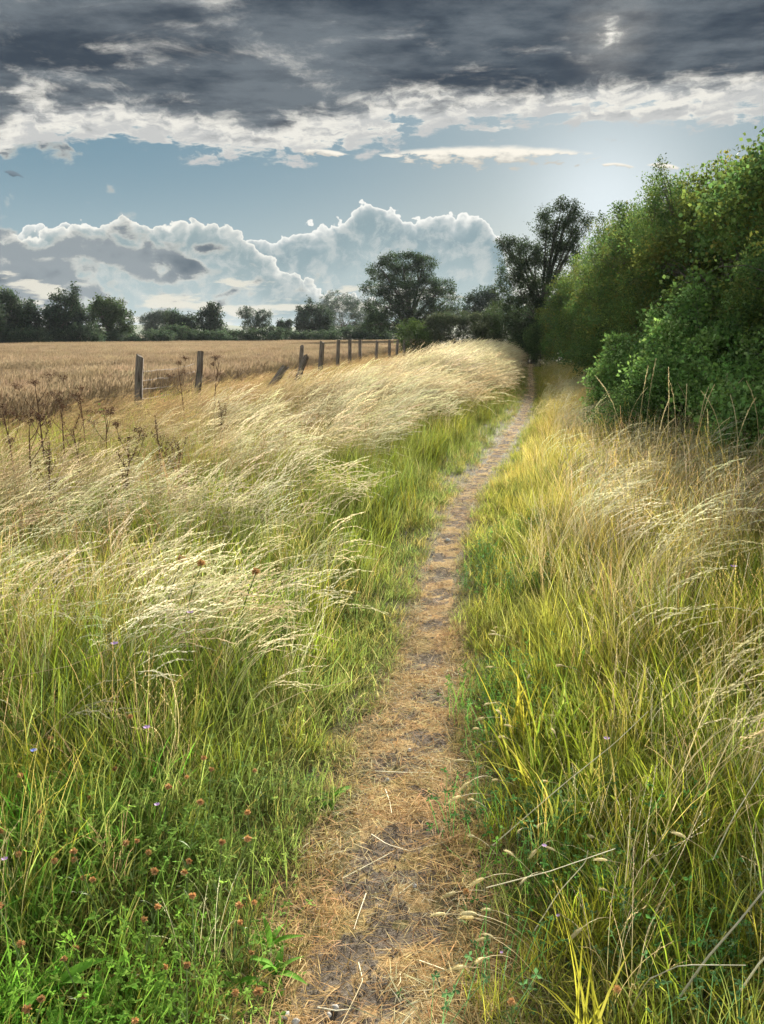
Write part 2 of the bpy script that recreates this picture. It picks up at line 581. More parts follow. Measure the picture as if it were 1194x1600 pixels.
def vnoise(x, y, s=1.0, seed=0.0):
    """cheap smooth noise, about -1..1"""
    x = np.asarray(x) * s + seed * 1.7; y = np.asarray(y) * s + seed * 2.3
    return (np.sin(x * 1.3 + 1.7 * np.sin(y * 0.9 + seed)) + np.sin(y * 1.7 + 1.3 * np.sin(x * 1.1 + 2.0)) + 0.6 * np.sin((x + y) * 2.3 + seed)
            + 0.5 * np.sin((x - y) * 3.1 + 1.1)) / 3.1


def bumpf(s, a, b, soft):
    return 1 / (1 + np.exp(-(s - a) / soft)) * 1 / (1 + np.exp((s - b) / soft))


def hgt(x, y):
    x = np.asarray(x, float); y = np.asarray(y, float)
    s = x - path_x(y)
    fade = np.clip(1 - np.abs(x) / 40, 0, 1) * np.clip((75 - y) / 20, 0, 1)
    h = 0.05 * vnoise(x, y, 0.55, 3) + 0.025 * vnoise(x, y, 1.7, 5)
    h = h * np.clip(np.abs(s) / 0.8, 0.25, 1)
    h = h + 0.12 * (1 - np.exp(-(s / 0.75) ** 2)) - 0.05
    h = h + 0.34 * bumpf(s, -4.4, -1.2, 0.35) * bumpf(y, 14, 44, 2.5)
    h = h + 0.10 * bumpf(s, 0.9, 30, 0.3) * bumpf(y, 3, 60, 1)
    return h * fade


def pix_ground(px, py, h=0.0):
    """where the ray through a photo pixel meets the height h"""
    a = math.atan((PH / 2 - py) / F_PX) - R(PITCH)
    # ray in camera terms
    cx, cy = (px - PW / 2) / F_PX, (PH / 2 - py) / F_PX
    d = np.array([cx, math.cos(R(PITCH)) + cy * math.sin(R(PITCH)), -math.sin(R(PITCH)) + cy * math.cos(R(PITCH))])
    t = (h - EYE) / d[2]
    return d[0] * t, d[1] * t


def pix_at(px, py, y):
    """x and z of the point at distance y seen at a photo pixel"""
    cx, cy = (px - PW / 2) / F_PX, (PH / 2 - py) / F_PX
    d = np.array([cx, math.cos(R(PITCH)) + cy * math.sin(R(PITCH)), -math.sin(R(PITCH)) + cy * math.cos(R(PITCH))])
    t = y / d[1]
    return d[0] * t, EYE + d[2] * t


def grid(xs, ys, zf):
    gx, gy = np.meshgrid(xs, ys)
    v = np.stack([gx, gy, zf(gx, gy)], -1).reshape(-1, 3)
    nx, ny = len(xs), len(ys)
    i = np.arange(nx - 1)[None, :] + nx * np.arange(ny - 1)[:, None]
    f = np.stack([i, i + 1, i + 1 + nx, i + nx], -1).reshape(-1, 4)
    return v, f


def graded(lo, hi, a, b, step, grow=1.22):
    c = list(np.arange(a, b + 1e-6, step)); s = step
    p = a
    left = []
    while p > lo: s *= grow; p -= s; left.append(p)
    s = step; p = b; right = []
    while p < hi: s *= grow; p += s; right.append(p)
    return np.array(left[::-1] + c + right)


v, f = grid(graded(-900, 900, -9, 13, 0.16), graded(-60, 1250, -2, 60, 0.18), hgt)
g_o = obj('ground', new_mesh('ground', v, f, ground_mat(), True)); g_o['kind'] = 'structure'

# the footpath: a strip laid a little proud of the ground
def bare(x, y):
    """1 where feet have worn the turf down to dark soil"""
    u = (np.asarray(x) - path_x(y)) / path_hw(y)
    b = 0.7 * vnoise(np.asarray(x) * 0.7, y, 7.2, 7) + 0.8 * vnoise(np.asarray(x) * .8, y, 15.7, 4) + 0.55 * vnoise(x, y, 37.0, 6)
    return np.clip((b + 0.24) * 2.4, 0, 1) * np.clip(1.45 - np.abs(u), 0, 1)


ys = np.concatenate([np.arange(-3, 10, 0.022), np.arange(10, 62, 0.07)]); us = np.linspace(-1, 1, 25)
gy, gu = np.meshgrid(ys, us, indexing='ij')
wv = path_hw(gy) * (1.15 + 0.22 * vnoise(gy * 0 + np.sign(gu) * 3, gy, 2.3, 2))
gx = path_x(gy) + gu * wv
gz = hgt(gx, gy) + 0.012 * (1 - gu ** 4) - 0.006 + 0.006 * vnoise(gx, gy, 9, 1)
v = np.stack([gx, gy, gz], -1).reshape(-1, 3)
n_u = len(us)
i = np.arange(n_u - 1)[None, :] + n_u * np.arange(len(ys) - 1)[:, None]
f = np.stack([i, i + 1, i + 1 + n_u, i + n_u], -1).reshape(-1, 4)
p_o = obj('footpath', new_mesh('footpath', v, f, path_mat(), True, bare=bare(v[:, 0], v[:, 1]))); p_o['kind'] = 'structure'

# soil of the wheat field, 4 mm and more above the ground sheet
def field_z(x, y): return hgt(x, y) + 0.02
yy = graded(2, 175, 6, 60, 1.0, 1.1); uu = graded(0, 190, 0, 12, 0.8, 1.25)
gy, gu = np.meshgrid(yy, uu, indexing='ij')
gx = fence_x(gy) - 0.6 - gu
v = np.stack([gx, gy, field_z(gx, gy)], -1).reshape(-1, 3)
n_u = len(uu)
i = np.arange(n_u - 1)[None, :] + n_u * np.arange(len(yy) - 1)[:, None]
f = np.stack([i + 1, i, i + n_u, i + 1 + n_u], -1).reshape(-1, 4)
f_o = obj('field_soil', new_mesh('field_soil', v, f, field_mat(), True)); f_o['kind'] = 'structure'

# far hills, a low ridge on the skyline
ax = np.linspace(-760, 560, 110); ay = np.linspace(620, 1000, 24)
def hill_z(x, y):
    r = np.sin(np.clip((y - 620) / 380, 0, 1) * np.pi)
    return -1.5 + r * (9 + 2 * np.sin(x * 0.008 + 1) + 2 * np.sin(x * 0.023) + 1.0 * vnoise(x, y, 0.09, 1))
v, f = grid(ax, ay, hill_z)
h_o = obj('hills', new_mesh('hills', v, f, hill_mat(), True)); h_o['kind'] = 'structure'


# ================================================================== scattering (geometry nodes, for what nobody could count)
STORE = {}


def proto_collection(name, meshes):
    c = bpy.data.collections.new(name)
    for i, me in enumerate(meshes):
        o = bpy.data.objects.new('%s_%02d' % (name, i), me); c.objects.link(o)
    STORE[name] = (c, len(meshes))
    return c


def gn_tree(coll):
    t = bpy.data.node_groups.new('scatter_' + coll.name, 'GeometryNodeTree')
    t.interface.new_socket('Geometry', in_out='INPUT', socket_type='NodeSocketGeometry')
    t.interface.new_socket('Geometry', in_out='OUTPUT', socket_type='NodeSocketGeometry')
    gi = t.nodes.new('NodeGroupInput'); go = t.nodes.new('NodeGroupOutput')
    ip = t.nodes.new('GeometryNodeInstanceOnPoints')
    ci = t.nodes.new('GeometryNodeCollectionInfo'); ci.inputs['Collection'].default_value = coll
    ci.inputs['Separate Children'].default_value = True; ci.inputs['Reset Children'].default_value = True

    def na(name, dt):
        n = t.nodes.new('GeometryNodeInputNamedAttribute'); n.data_type = dt; n.inputs['Name'].default_value = name
        return n.outputs['Attribute']
    t.links.new(gi.outputs[0], ip.inputs['Points'])
    t.links.new(ci.outputs[0], ip.inputs['Instance'])
    ip.inputs['Pick Instance'].default_value = True
    t.links.new(na('pick', 'INT'), ip.inputs['Instance Index'])
    e = t.nodes.new('FunctionNodeEulerToRotation')
    t.links.new(na('rot', 'FLOAT_VECTOR'), e.inputs[0]); t.links.new(e.outputs[0], ip.inputs['Rotation'])
    t.links.new(na('scl', 'FLOAT_VECTOR'), ip.inputs['Scale'])
    t.links.new(ip.outputs[0], go.inputs[0])
    return t


TREES = {}


def scatter(name, coll, pts, rot, scl, tint, head=None, parent=None, kind='stuff', gseed=1):
    """one object whose points carry plants of a prototype collection"""
    g = np.random.default_rng(gseed)
    n = len(pts)
    me = bpy.data.meshes.new(name)
    me.vertices.add(n); me.vertices.foreach_set('co', np.asarray(pts, np.float32).ravel())

    def vec(nm, a):
        at = me.attributes.new(nm, 'FLOAT_VECTOR', 'POINT'); at.data.foreach_set('vector', np.asarray(a, np.float32).ravel())
    vec('rot', rot)
    scl = np.asarray(scl, float)
    if scl.ndim == 1: scl = np.repeat(scl[:, None], 3, 1)
    vec('scl', scl)
    vec('tint', np.clip(tint, 0.002, 0.95))
    vec('tint_head', np.clip(tint if head is None else head, 0.002, 0.95))
    at = me.attributes.new('pick', 'INT', 'POINT')
    at.data.foreach_set('value', g.integers(0, STORE[coll][1], n).astype(np.int32))
    o = obj(name, me, parent)
    if coll not in TREES: TREES[coll] = gn_tree(STORE[coll][0])
    md = o.modifiers.new('scatter', 'NODES'); md.node_group = TREES[coll]
    o['kind'] = kind
    return o


def in_view(x, y, m=0.8, k_=0.50): return (np.abs(x) < y * k_ + m)


def sample(ymin, ymax, dens, slo, shi, g, ref=path_x):
    """random points with density dens(y) per square metre between offsets slo and shi of a line"""
    out = []
    y = ymin
    while y < ymax:
        dy = max(0.4, y * 0.08); y2 = min(ymax, y + dy)
        n = g.poisson(dens((y + y2) / 2) * (y2 - y) * (shi - slo))
        qy = g.uniform(y, y2, n); qs = g.uniform(slo, shi, n)
        qx = ref(qy) + qs
        keep = in_view(qx, qy)
        out.append(np.stack([qx, qy, qs], 1)[keep])
        y = y2
    return np.concatenate(out)


def pal(n, g, cols, weights, jitter=0.15):
    c = np.array(cols)[g.choice(len(cols), n, p=np.array(weights) / sum(weights))]
    return c * (1 + g.normal(0, jitter, (n, 1))) * (1 + g.normal(0, jitter * 0.35, (n, 3)))


def lerp(a, b, t): return np.asarray(a) * (1 - t)[:, None] + np.asarray(b) * t[:, None]


# ------------------------------------------------------------------ prototypes
def proto_turf(seed, n=34, h=(0.04, 0.13), spread=0.09, w=0.003):
    g = np.random.default_rng(seed); mb = MB()
    for _ in range(n):
        r = spread * math.sqrt(g.random()); a = g.uniform(0, 6.28)
        blade(mb, (r * math.cos(a), r * math.sin(a), -0.01), g.uniform(0, 6.28), g.uniform(2, 35), g.uniform(45, 110), g.uniform(*h), w * g.uniform(0.7, 1.5), 4, g, g.random())
    return mb.mesh('turf', M_GRASS)


def proto_leafy(seed, n=30, h=(0.2, 0.5), spread=0.12, w=0.0055, wind=0.35):
    g = np.random.default_rng(seed); mb = MB()
    for _ in range(n):
        r = spread * math.sqrt(g.random()); a = g.uniform(0, 6.28)
        az = g.normal(0, 1.2) if g.random() < wind else g.uniform(0, 6.28)
        blade(mb, (r * math.cos(a), r * math.sin(a), -0.01), az, g.uniform(0, 22), g.uniform(30, 105), g.uniform(*h), w * g.uniform(0.6, 1.4), 6, g, g.random(), 0.0, g.uniform(1.2, 2.4))
    return mb.mesh('leafy', M_GRASS)


def proto_plume(seed, n=12, h=(0.65, 1.05), spread=0.13, bend=(72, 112), spk=40, thick=0.0024, az_sd=0.26, leaves=12, sl=0.024, sw=0.0040, lean0=(4, 24)):
    """arching stalks with drooping pale plumes; they all lean down wind (+x)"""
    g = np.random.default_rng(seed); mb = MB()
    for _ in range(n):
        r = spread * math.sqrt(g.random()); a = g.uniform(0, 6.28)
        p = blade(mb, (r * math.cos(a), r * math.sin(a), -0.01), g.normal(0, az_sd), g.uniform(*lean0), g.uniform(*bend), g.uniform(*h), thick * g.uniform(0.8, 1.3), 9, g, g.random() * 0.7,
                  np.repeat(np.clip(np.linspace(0.25, 1.3, 9), 0, 1), 2), g.uniform(1.6, 2.6), 0.5)
        spikelets(mb, p, g, g.uniform(0.24, 0.38), spk, sl, sw, g.uniform(0.10, 0.26), g.random() * 0.9)
    for _ in range(leaves):
        r = spread * math.sqrt(g.random()); a = g.uniform(0, 6.28)
        blade(mb, (r * math.cos(a), r * math.sin(a), -0.01), g.normal(0, 1.4), g.uniform(3, 28), g.uniform(40, 120), g.uniform(0.25, 0.55), 0.005 * g.uniform(0.6, 1.3), 6, g, g.random())
    return mb.mesh('plume', M_GRASS)


def proto_upright(seed, n=10, h=(0.55, 0.95), spread=0.12, bend=(12, 70), spk=18, leaves=8):
    return proto_plume(seed, n, h, spread, bend, spk, 0.0026, 1.6, leaves, 0.016, 0.0035, (0, 12))


def proto_wheat(seed, n=95, size=0.52, h=(0.52, 0.66), big=1.0):
    g = np.random.default_rng(seed); mb = MB()
    for _ in range(n):
        b = (g.uniform(-.5, .5) * size, g.uniform(-.5, .5) * size, 0)
        az = g.normal(0, 1.0); L = g.uniform(*h)
        p = blade(mb, b, az, g.uniform(0, 8), g.uniform(10, 45), L, 0.004 * big, 4, g, g.random(), 0.35, 2.0, 0.8)
        d = p[-1] - p[-2]; d /= np.linalg.norm(d)
        side = np.cross(d, g.normal(0, 1, 3)); side /= np.linalg.norm(side)
        s2 = np.cross(d, side)
        w = 0.008 * big; ln = 0.09
        q = [p[-1], p[-1] + d * ln * .5 + side * w, p[-1] + d * ln, p[-1] + d * ln * .5 - side * w, p[-1] + d * ln * .5 + s2 * w, p[-1] + d * ln * .5 - s2 * w]
        mb.add(q, [(0, 1, 2, 3), (0, 4, 2, 5)], g.random() * 0.8, 1.0)
        for _k in range(2):
            e = d + g.normal(0, 0.16, 3)
            mb.add([p[-1] + d * ln * .6 + side * .002 * big, p[-1] + d * ln * .6 - side * .002 * big, p[-1] + d * ln * .6 + e * 0.09], [(0, 1, 2)], 0.8, 1.0)
        if g.random() < 0.7:
            i = 2
            blade(mb, p[i], g.uniform(0, 6.28), 30, g.uniform(100, 160), 0.16, 0.007 * big, 4, g, g.random(), 0.3)
    return mb.mesh('wheat', M_GRASS)


def proto_herb(seed, n=26, spread=0.11, h=(0.05, 0.2), leaf=0.011, trefoil=True):
    """clover-like herbage: short stems with small round leaflets"""
    g = np.random.default_rng(seed); mb = MB()
    for _ in range(n):
        r = spread * math.sqrt(g.random()); a = g.uniform(0, 6.28)
        p = blade(mb, (r * math.cos(a), r * math.sin(a), -0.01), g.uniform(0, 6.28), g.uniform(0, 30), g.uniform(15, 60), g.uniform(*h), 0.002, 4, g, g.random() * .6, 0.0, 1.5, 0.8)
        c = p[-1]; sh = g.random() * 0.75
        nz = np.array([g.normal(0, .35), g.normal(0, .35), 1.0]); nz /= np.linalg.norm(nz)
        u = np.cross(nz, [g.normal(), g.normal(), g.normal()]); u /= np.linalg.norm(u); w = np.cross(nz, u)
        for q in range(3 if trefoil else 2):
            th = q * 2.09 + g.normal(0, .2); d = u * math.cos(th) + w * math.sin(th); s = np.cross(nz, d)
            L = leaf * g.uniform(0.7, 1.3)
            mb.add([c, c + d * L * .55 + s * L * .36 - nz * L * .04, c + d * L + nz * L * 0.12, c + d * L * .55 - s * L * .36 - nz * L * .04], [(0, 1, 2), (0, 2, 3)], sh, 0.0)
    return mb.mesh('herb', M_GRASS)


def proto_litter(seed, n=30, spread=0.10):
    """dead flattened grass lying on the path"""
    g = np.random.default_rng(seed); mb = MB()
    for _ in range(n):
        r = spread * math.sqrt(g.random()); a = g.uniform(0, 6.28)
        blade(mb, (r * math.cos(a), r * math.sin(a), g.uniform(0.0, 0.012)), g.uniform(0, 6.28), g.uniform(68, 95), g.uniform(75, 115), g.uniform(0.02, 0.09), 0.0024 * g.uniform(.6, 1.4), 4, g, g.random())
    return mb.mesh('litter', M_GRASS)


def proto_grit(seed, n=9, spread=0.05):
    g = np.random.default_rng(seed); mb = MB()
    for _ in range(n):
        c = np.array([g.uniform(-1, 1) * spread, g.uniform(-1, 1) * spread, 0.002])
        s = min(abs(g.normal(0.0015, 0.0012)) + 0.0012, 0.004)
        q = np.array([(1, 0, 0), (0, 1, 0), (-1, 0, 0), (0, -1, 0), (0, 0, .7), (0, 0, -.7)]) * s * g.uniform(.6, 1.4, (6, 1)) + c
        mb.add(q, [(0, 1, 4), (1, 2, 4), (2, 3, 4), (3, 0, 4), (1, 0, 5), (2, 1, 5), (3, 2, 5), (0, 3, 5)], g.random() * .7, 0.0)
    return mb.mesh('grit', M_GRASS)


def proto_sprig(seed, n=16, rad=0.16, leaf=0.05, aspect=0.5, droop=0.2):
    """a twig end with leaves all round"""
    g = np.random.default_rng(seed); mb = MB()
    for _ in range(n):
        t = g.random()
        c = np.array([g.normal(0, .33), g.normal(0, .33), t * 1.0 - 0.45]) * rad
        d = np.array([c[0], c[1], 0.35 * rad]) / rad + g.normal(0, .45, 3); d[2] -= droop; d /= np.linalg.norm(d)
        nz = np.cross(d, g.normal(0, 1, 3)); nz /= np.linalg.norm(nz)
        if g.random() < 0.7 and nz[2] < 0: nz = -nz
        s = np.cross(nz, d); L = leaf * g.uniform(.65, 1.35); W = L * aspect * 0.5
        mb.add([c, c + d * L * .5 + s * W + nz * L * .10, c + d * L, c + d * L * .5 - s * W + nz * L * .10], [(0, 1, 2), (0, 2, 3)], g.random() * 0.72, 0.0)
    return mb.mesh('sprig', M_LEAF)


def proto_bramble(seed, n=9, rad=0.16, leaf=0.075):
    return proto_sprig(seed, n + 12, rad, leaf * 0.58, 0.72, 0.1)


proto_collection('turf_tufts', [proto_turf(10 + i) for i in range(5)])
proto_collection('leafy_tufts', [proto_leafy(20 + i) for i in range(5)])
proto_collection('broad_tufts', [proto_leafy(25 + i, 22, (0.28, 0.58), 0.10, 0.0095, 0.7) for i in range(4)])
proto_collection('plume_tufts', [proto_plume(30 + i) for i in range(6)])
proto_collection('far_plume_tufts', [proto_plume(40 + i, 16, (0.7, 1.05), 0.2, (70, 112), 14, 0.004, 0.28, 6, 0.045, 0.0075) for i in range(5)])
proto_collection('upright_tufts', [proto_upright(50 + i) for i in range(6)])
proto_collection('wheat_patches', [proto_wheat(60 + i) for i in range(5)])
proto_collection('far_wheat_patches', [proto_wheat(70 + i, 330, 2.4, (0.52, 0.66), 2.2) for i in range(4)])
proto_collection('herb_tufts', [proto_herb(80 + i) for i in range(5)])
proto_collection('litter_bits', [proto_litter(90 + i) for i in range(5)])
proto_collection('grit_bits', [proto_grit(100 + i) for i in range(4)])
proto_collection('hedge_sprigs', [proto_sprig(110 + i, 26, 0.19, 0.042, 0.55) for i in range(6)])
proto_collection('maple_sprigs', [proto_sprig(120 + i, 20, 0.20, 0.055, 0.8) for i in range(6)])
proto_collection('bramble_sprigs', [proto_bramble(130 + i) for i in range(6)])
proto_collection('tree_sprigs', [proto_sprig(140 + i, 26, 0.42, 0.13, 0.6) for i in range(6)])
proto_collection('far_sprigs', [proto_sprig(150 + i, 26, 0.6, 0.20, 0.65) for i in range(6)])


# ================================================================== trees and shrubs
def crown_points(ell, n, g, shell=0.45, rough=0.16):
    """points spread through the outer part of a heap of ellipsoids: (centre, radii) each"""
    C = np.array([e[0] for e in ell], float); Rr = np.array([e[1] for e in ell], float)
    wgt = (Rr[:, 0] * Rr[:, 1] + Rr[:, 0] * Rr[:, 2] + Rr[:, 1] * Rr[:, 2]); wgt /= wgt.sum()
    out_p, out_d = [], []
    need = n
    while need > 0:
        m = need * 2 + 20
        k_ = g.choice(len(ell), m, p=wgt)
        d = g.normal(0, 1, (m, 3)); d /= np.linalg.norm(d, axis=1)[:, None]
        r = 1 - shell * g.random(m) ** 1.6
        r = r * (1 + rough * vnoise(d[:, 0] * 3 + k_ * 1.7, d[:, 1] * 3 + d[:, 2] * 2.3, 1.6, 2.0)) + np.abs(g.normal(0, rough * 0.35, m)) * (g.random(m) < 0.3)
        p = C[k_] + d * Rr[k_] * r[:, None]
        q = ((p[:, None, :] - C[None]) / Rr[None]) ** 2
        inside = (q.sum(-1) < (0.62 ** 2)).any(1)
        ok = ~inside & (p[:, 2] > 0.03)
        out_p.append(p[ok][:need]); out_d.append(d[ok][:need]); need -= len(out_p[-1])
    return np.concatenate(out_p), np.concatenate(out_d)


HOLLOW = (np.array([4.15, 11.6, 2.35]), np.array([1.3, 1.5, 0.42]))


def foliage(parent, ell, n, coll, cols, wts, scale, g, shell=0.45, rough=0.16, patch=0.5, gold=None, name='crown'):
    p, d = crown_points(ell, n, g, shell, rough)
    w_ = np.array(parent.location)[None]
    far_in = (((p + w_ - HOLLOW[0]) / HOLLOW[1]) ** 2).sum(1) > 1          # the shaded hollow in the hedge face
    p, d = p[far_in], d[far_in]; n = len(p)
    rot = np.stack([g.normal(0, .5, n) - d[:, 1] * 0.6, g.normal(0, .5, n) + d[:, 0] * 0.6, g.uniform(0, 6.28, n)], 1)
    tint = pal(n, g, cols, wts, 0.18)
    w = parent.matrix_world.translation if False else Vector(parent.location)
    m = vnoise((p[:, 0] + w.x) + p[:, 2] * 0.7, p[:, 1] + w.y + p[:, 2] * 0.5, 1.3, 4)
    tint = tint * (1 + patch * 0.5 * m)[:, None]
    if gold is not None:
        t = np.clip(gold[1] * (vnoise(p[:, 0] + w.x, p[:, 2] + p[:, 1], 1.1, 8) + gold[2]), 0, 1)
        tint = lerp(tint, np.array(gold[0])[None] * (1 + g.normal(0, .15, (n, 1))), t)
    return scatter(name, coll, p, rot, scale * g.uniform(0.7, 1.3, n), tint, None, parent, gseed=int(g.integers(1e6)))


def trunk_mesh(ell, g, r0, h0, sides=7, lean=0.0, stems=1):
    mb = MB()
    C = np.array([e[0] for e in ell], float)
    cx = C.mean(0)
    for s in range(stems):
        off = np.array([g.normal(0, .25), g.normal(0, .25), 0]) * (stems > 1)
        top = np.array([cx[0] * 0.6 + lean, cx[1] * 0.6, h0])
        base = off + np.array([0, 0, -0.15])
        n = 7; t = np.linspace(0, 1, n)[:, None]
        pts = base + (top + off - base) * t + np.concatenate([g.normal(0, r0 * 0.35, (n, 2)) * np.sin(t * 3.14), np.zeros((n, 1))], 1)
        rad = r0 * (1.35 - 0.8 * t[:, 0] ** 0.7); rad[0] *= 1.3
        tube(mb, pts, rad, sides)
        for c, rr in ell[s::stems]:
            c = np.array(c, float)
            st = pts[int(g.integers(n - 3, n))]
            mid = (st + c) * 0.5 + np.array([0, 0, 0.12 * np.linalg.norm(c - st)])
            q = np.linspace(0, 1, 6)[:, None]
            bz = st * (1 - q) ** 2 + 2 * mid * q * (1 - q) + c * q ** 2
            tube(mb, bz, r0 * 0.5 * (1 - 0.8 * q[:, 0]), 5)
            for _ in range(3):
                e = c + g.normal(0, .55, 3) * np.array(rr)
                s0 = bz[int(g.integers(2, 5))]
                q2 = np.linspace(0, 1, 4)[:, None]
                tube(mb, s0 + (e - s0) * q2 + np.array([0, 0, .1]) * np.sin(q2 * 3.14), r0 * 0.2 * (1 - .8 * q2[:, 0]), 4)
    return mb.mesh('trunk', M_BARK, True)


def plant_tree(name, label, cat, x, y, ell, n, coll, cols, wts, scale, seed, r0=0.2, h0=2.0, group=None, shell=0.5, rough=0.16, stems=1, patch=0.5, gold=None, part='crown'):
    g = np.random.default_rng(seed)
    z = float(hgt(x, y))
    t = thing(name, label, cat, (x, y, z), 0, group)
    foliage(t, ell, n, coll, cols, wts, scale, g, shell, rough, patch, gold, part)
    obj('trunk' if stems == 1 else 'stem', trunk_mesh(ell, g, r0, h0, stems=stems), t)
    return t


def heap_of(w, h, d, g, n=7, low=0.25):
    """a bushy crown: several ellipsoids filling width w, height h, depth d"""
    e = [((0, 0, h * 0.5), (w * 0.42, d * 0.42, h * 0.46))]
    for _ in range(n):
        a = g.uniform(0, 6.28); zz = g.uniform(low, 0.86) * h
        rr = g.uniform(.20, .34)
        wide = math.sqrt(max(0.1, 1 - (2 * zz / h - 0.9) ** 2 * 0.8))
        e.append(((math.cos(a) * w * .34 * wide, math.sin(a) * d * .34 * wide, zz), (w * rr, d * rr, h * rr * 0.75)))
    return e


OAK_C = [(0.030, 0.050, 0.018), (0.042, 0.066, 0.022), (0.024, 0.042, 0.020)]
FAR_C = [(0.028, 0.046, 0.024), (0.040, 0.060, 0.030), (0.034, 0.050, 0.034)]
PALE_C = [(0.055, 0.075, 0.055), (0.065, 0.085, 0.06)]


def far_at(px, y): return (px - PW / 2) / F_PX * (y * math.cos(R(PITCH)) + 0.33)
def far_h(py, y): return pix_at(PW / 2, py, y)[1]


# the big spreading oak: layered pads of foliage on rising limbs
OY = 92.0; ox = far_at(640, OY); S = OY / F_PX * 0.985
def opad(px, py, rx, rz, dy=0.0, ry=None):
    return ((far_at(px, OY) - ox, dy, far_h(py, OY)), (rx * S, (ry or rx * 0.9) * S, rz * S))
oak = [opad(628, 408, 36, 12), opad(662, 410, 20, 11, 0.8), opad(600, 426, 26, 13, -1), opad(640, 432, 38, 15, 1), opad(588, 450, 22, 12, 0.5),
       opad(622, 456, 34, 14, -1.5), opad(664, 446, 26, 13, 1.2), opad(690, 450, 22, 12, -0.5), opad(600, 478, 32, 14, 1.0), opad(645, 476, 36, 16, -1.2),
       opad(694, 474, 28, 15, 0.8), opad(704, 492, 18, 12, 0), opad(618, 500, 40, 15, 0), opad(670, 500, 42, 14, 0.6), opad(590, 505, 22, 15, -0.6)]
plant_tree('oak_tree', 'big spreading oak with layered crown standing alone above the far end of the fence', 'tree', ox, OY, oak, 3000, 'tree_sprigs', OAK_C, [3, 2, 2], 0.95, 501,
           0.42, 2.6, None, 0.9, 0.22)

# the trees of the far field edge, left to right: pixel, top, width, distance, looks
far_trees = [
    (-25, 462, 62, 74, 'far_sprigs', FAR_C, 'dark bushy tree cut by the left edge of the picture', 10),
    (18, 456, 50, 80, 'far_sprigs', FAR_C, 'dark ragged tree at the left end of the far treeline', 9),
    (47, 470, 34, 82, 'far_sprigs', FAR_C, 'narrow dark tree squeezed between two broader trees at the left of the treeline', 6),
    (105, 457, 62, 84, 'far_sprigs', FAR_C, 'tall ragged dark tree with spiky upright twigs above the left part of the field', 12),
    (168, 469, 60, 90, 'far_sprigs', [(0.04, 0.062, 0.024), (0.05, 0.075, 0.03)], 'round topped green tree right of the ragged dark tree', 9),
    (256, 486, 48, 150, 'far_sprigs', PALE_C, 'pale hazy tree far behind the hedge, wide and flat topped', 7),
    (286, 489, 50, 105, 'far_sprigs', FAR_C, 'low rounded dark tree in front of the pale hazy one', 7),
    (334, 477, 38, 104, 'far_sprigs', FAR_C, 'upright dark tree with a notched top in the middle of the far hedge', 7),
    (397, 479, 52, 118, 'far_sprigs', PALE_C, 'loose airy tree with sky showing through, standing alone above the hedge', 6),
    (447, 494, 28, 125, 'far_sprigs', FAR_C, 'small low tree between the airy tree and the wide pale tree', 5),
    (490, 474, 52, 122, 'far_sprigs', FAR_C, 'dark bushy tree left of the wide pale tree', 8),
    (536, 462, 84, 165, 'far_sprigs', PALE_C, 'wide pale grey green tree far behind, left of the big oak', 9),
    (585, 486, 40, 112, 'far_sprigs', FAR_C, 'low dark tree under the left side of the big oak', 6),
    (754, 448, 46, 100, 'far_sprigs', FAR_C, 'round dark tree right of the big oak, beside the tall tree at the hedge end', 7),
]
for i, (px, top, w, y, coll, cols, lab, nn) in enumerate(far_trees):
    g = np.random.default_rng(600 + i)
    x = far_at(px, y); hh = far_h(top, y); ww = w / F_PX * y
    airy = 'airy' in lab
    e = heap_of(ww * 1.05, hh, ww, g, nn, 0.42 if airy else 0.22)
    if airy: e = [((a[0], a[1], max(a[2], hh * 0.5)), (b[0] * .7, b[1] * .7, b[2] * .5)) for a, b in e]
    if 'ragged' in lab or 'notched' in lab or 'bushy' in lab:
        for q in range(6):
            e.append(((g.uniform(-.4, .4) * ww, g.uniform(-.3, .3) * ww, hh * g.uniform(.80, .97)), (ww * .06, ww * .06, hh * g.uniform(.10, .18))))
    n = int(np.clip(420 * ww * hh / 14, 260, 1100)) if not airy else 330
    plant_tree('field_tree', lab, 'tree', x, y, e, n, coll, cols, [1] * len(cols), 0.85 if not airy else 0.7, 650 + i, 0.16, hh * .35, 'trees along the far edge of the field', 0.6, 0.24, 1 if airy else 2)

# bushes of the low hedge along the far edge of the field
words_h = ['the left edge of the picture', 'the ragged trees at the left', 'the tall ragged tree', 'the round topped green tree', 'the gap right of the round topped tree', 'the pale hazy tree', 'the low rounded dark tree',
           'the upright notched tree', 'the blue gap in the treeline', 'the loose airy tree', 'the small low tree', 'the dark bushy tree', 'the wide pale tree', 'the left skirt of the big oak', 'the trunk of the big oak', 'the right skirt of the big oak']
hx = [-15, 35, 85, 135, 190, 235, 282, 330, 372, 410, 452, 495, 538, 578, 618, 662]
for i, px in enumerate(hx):
    g = np.random.default_rng(700 + i)
    y = 78 + (px / 600.0) * 30 - (2 if i % 2 else 0)
    top = 517 + (3 if i in (8, 4) else 0) - (4 if i % 3 == 0 else 0) - (3 if i > 11 else 0) - (6 if i in (2, 3) else 0)
    hh = far_h(top, y); ww = 66 / F_PX * y
    e = heap_of(ww, hh, 3.0, g, 6, 0.3)
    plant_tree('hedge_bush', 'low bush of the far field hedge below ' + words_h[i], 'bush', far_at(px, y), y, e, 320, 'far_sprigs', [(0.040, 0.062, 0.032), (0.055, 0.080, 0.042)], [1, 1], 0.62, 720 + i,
               0.06, hh * .4, 'bushes of the low hedge along the far field edge', 0.6, 0.2, 2, part='foliage')

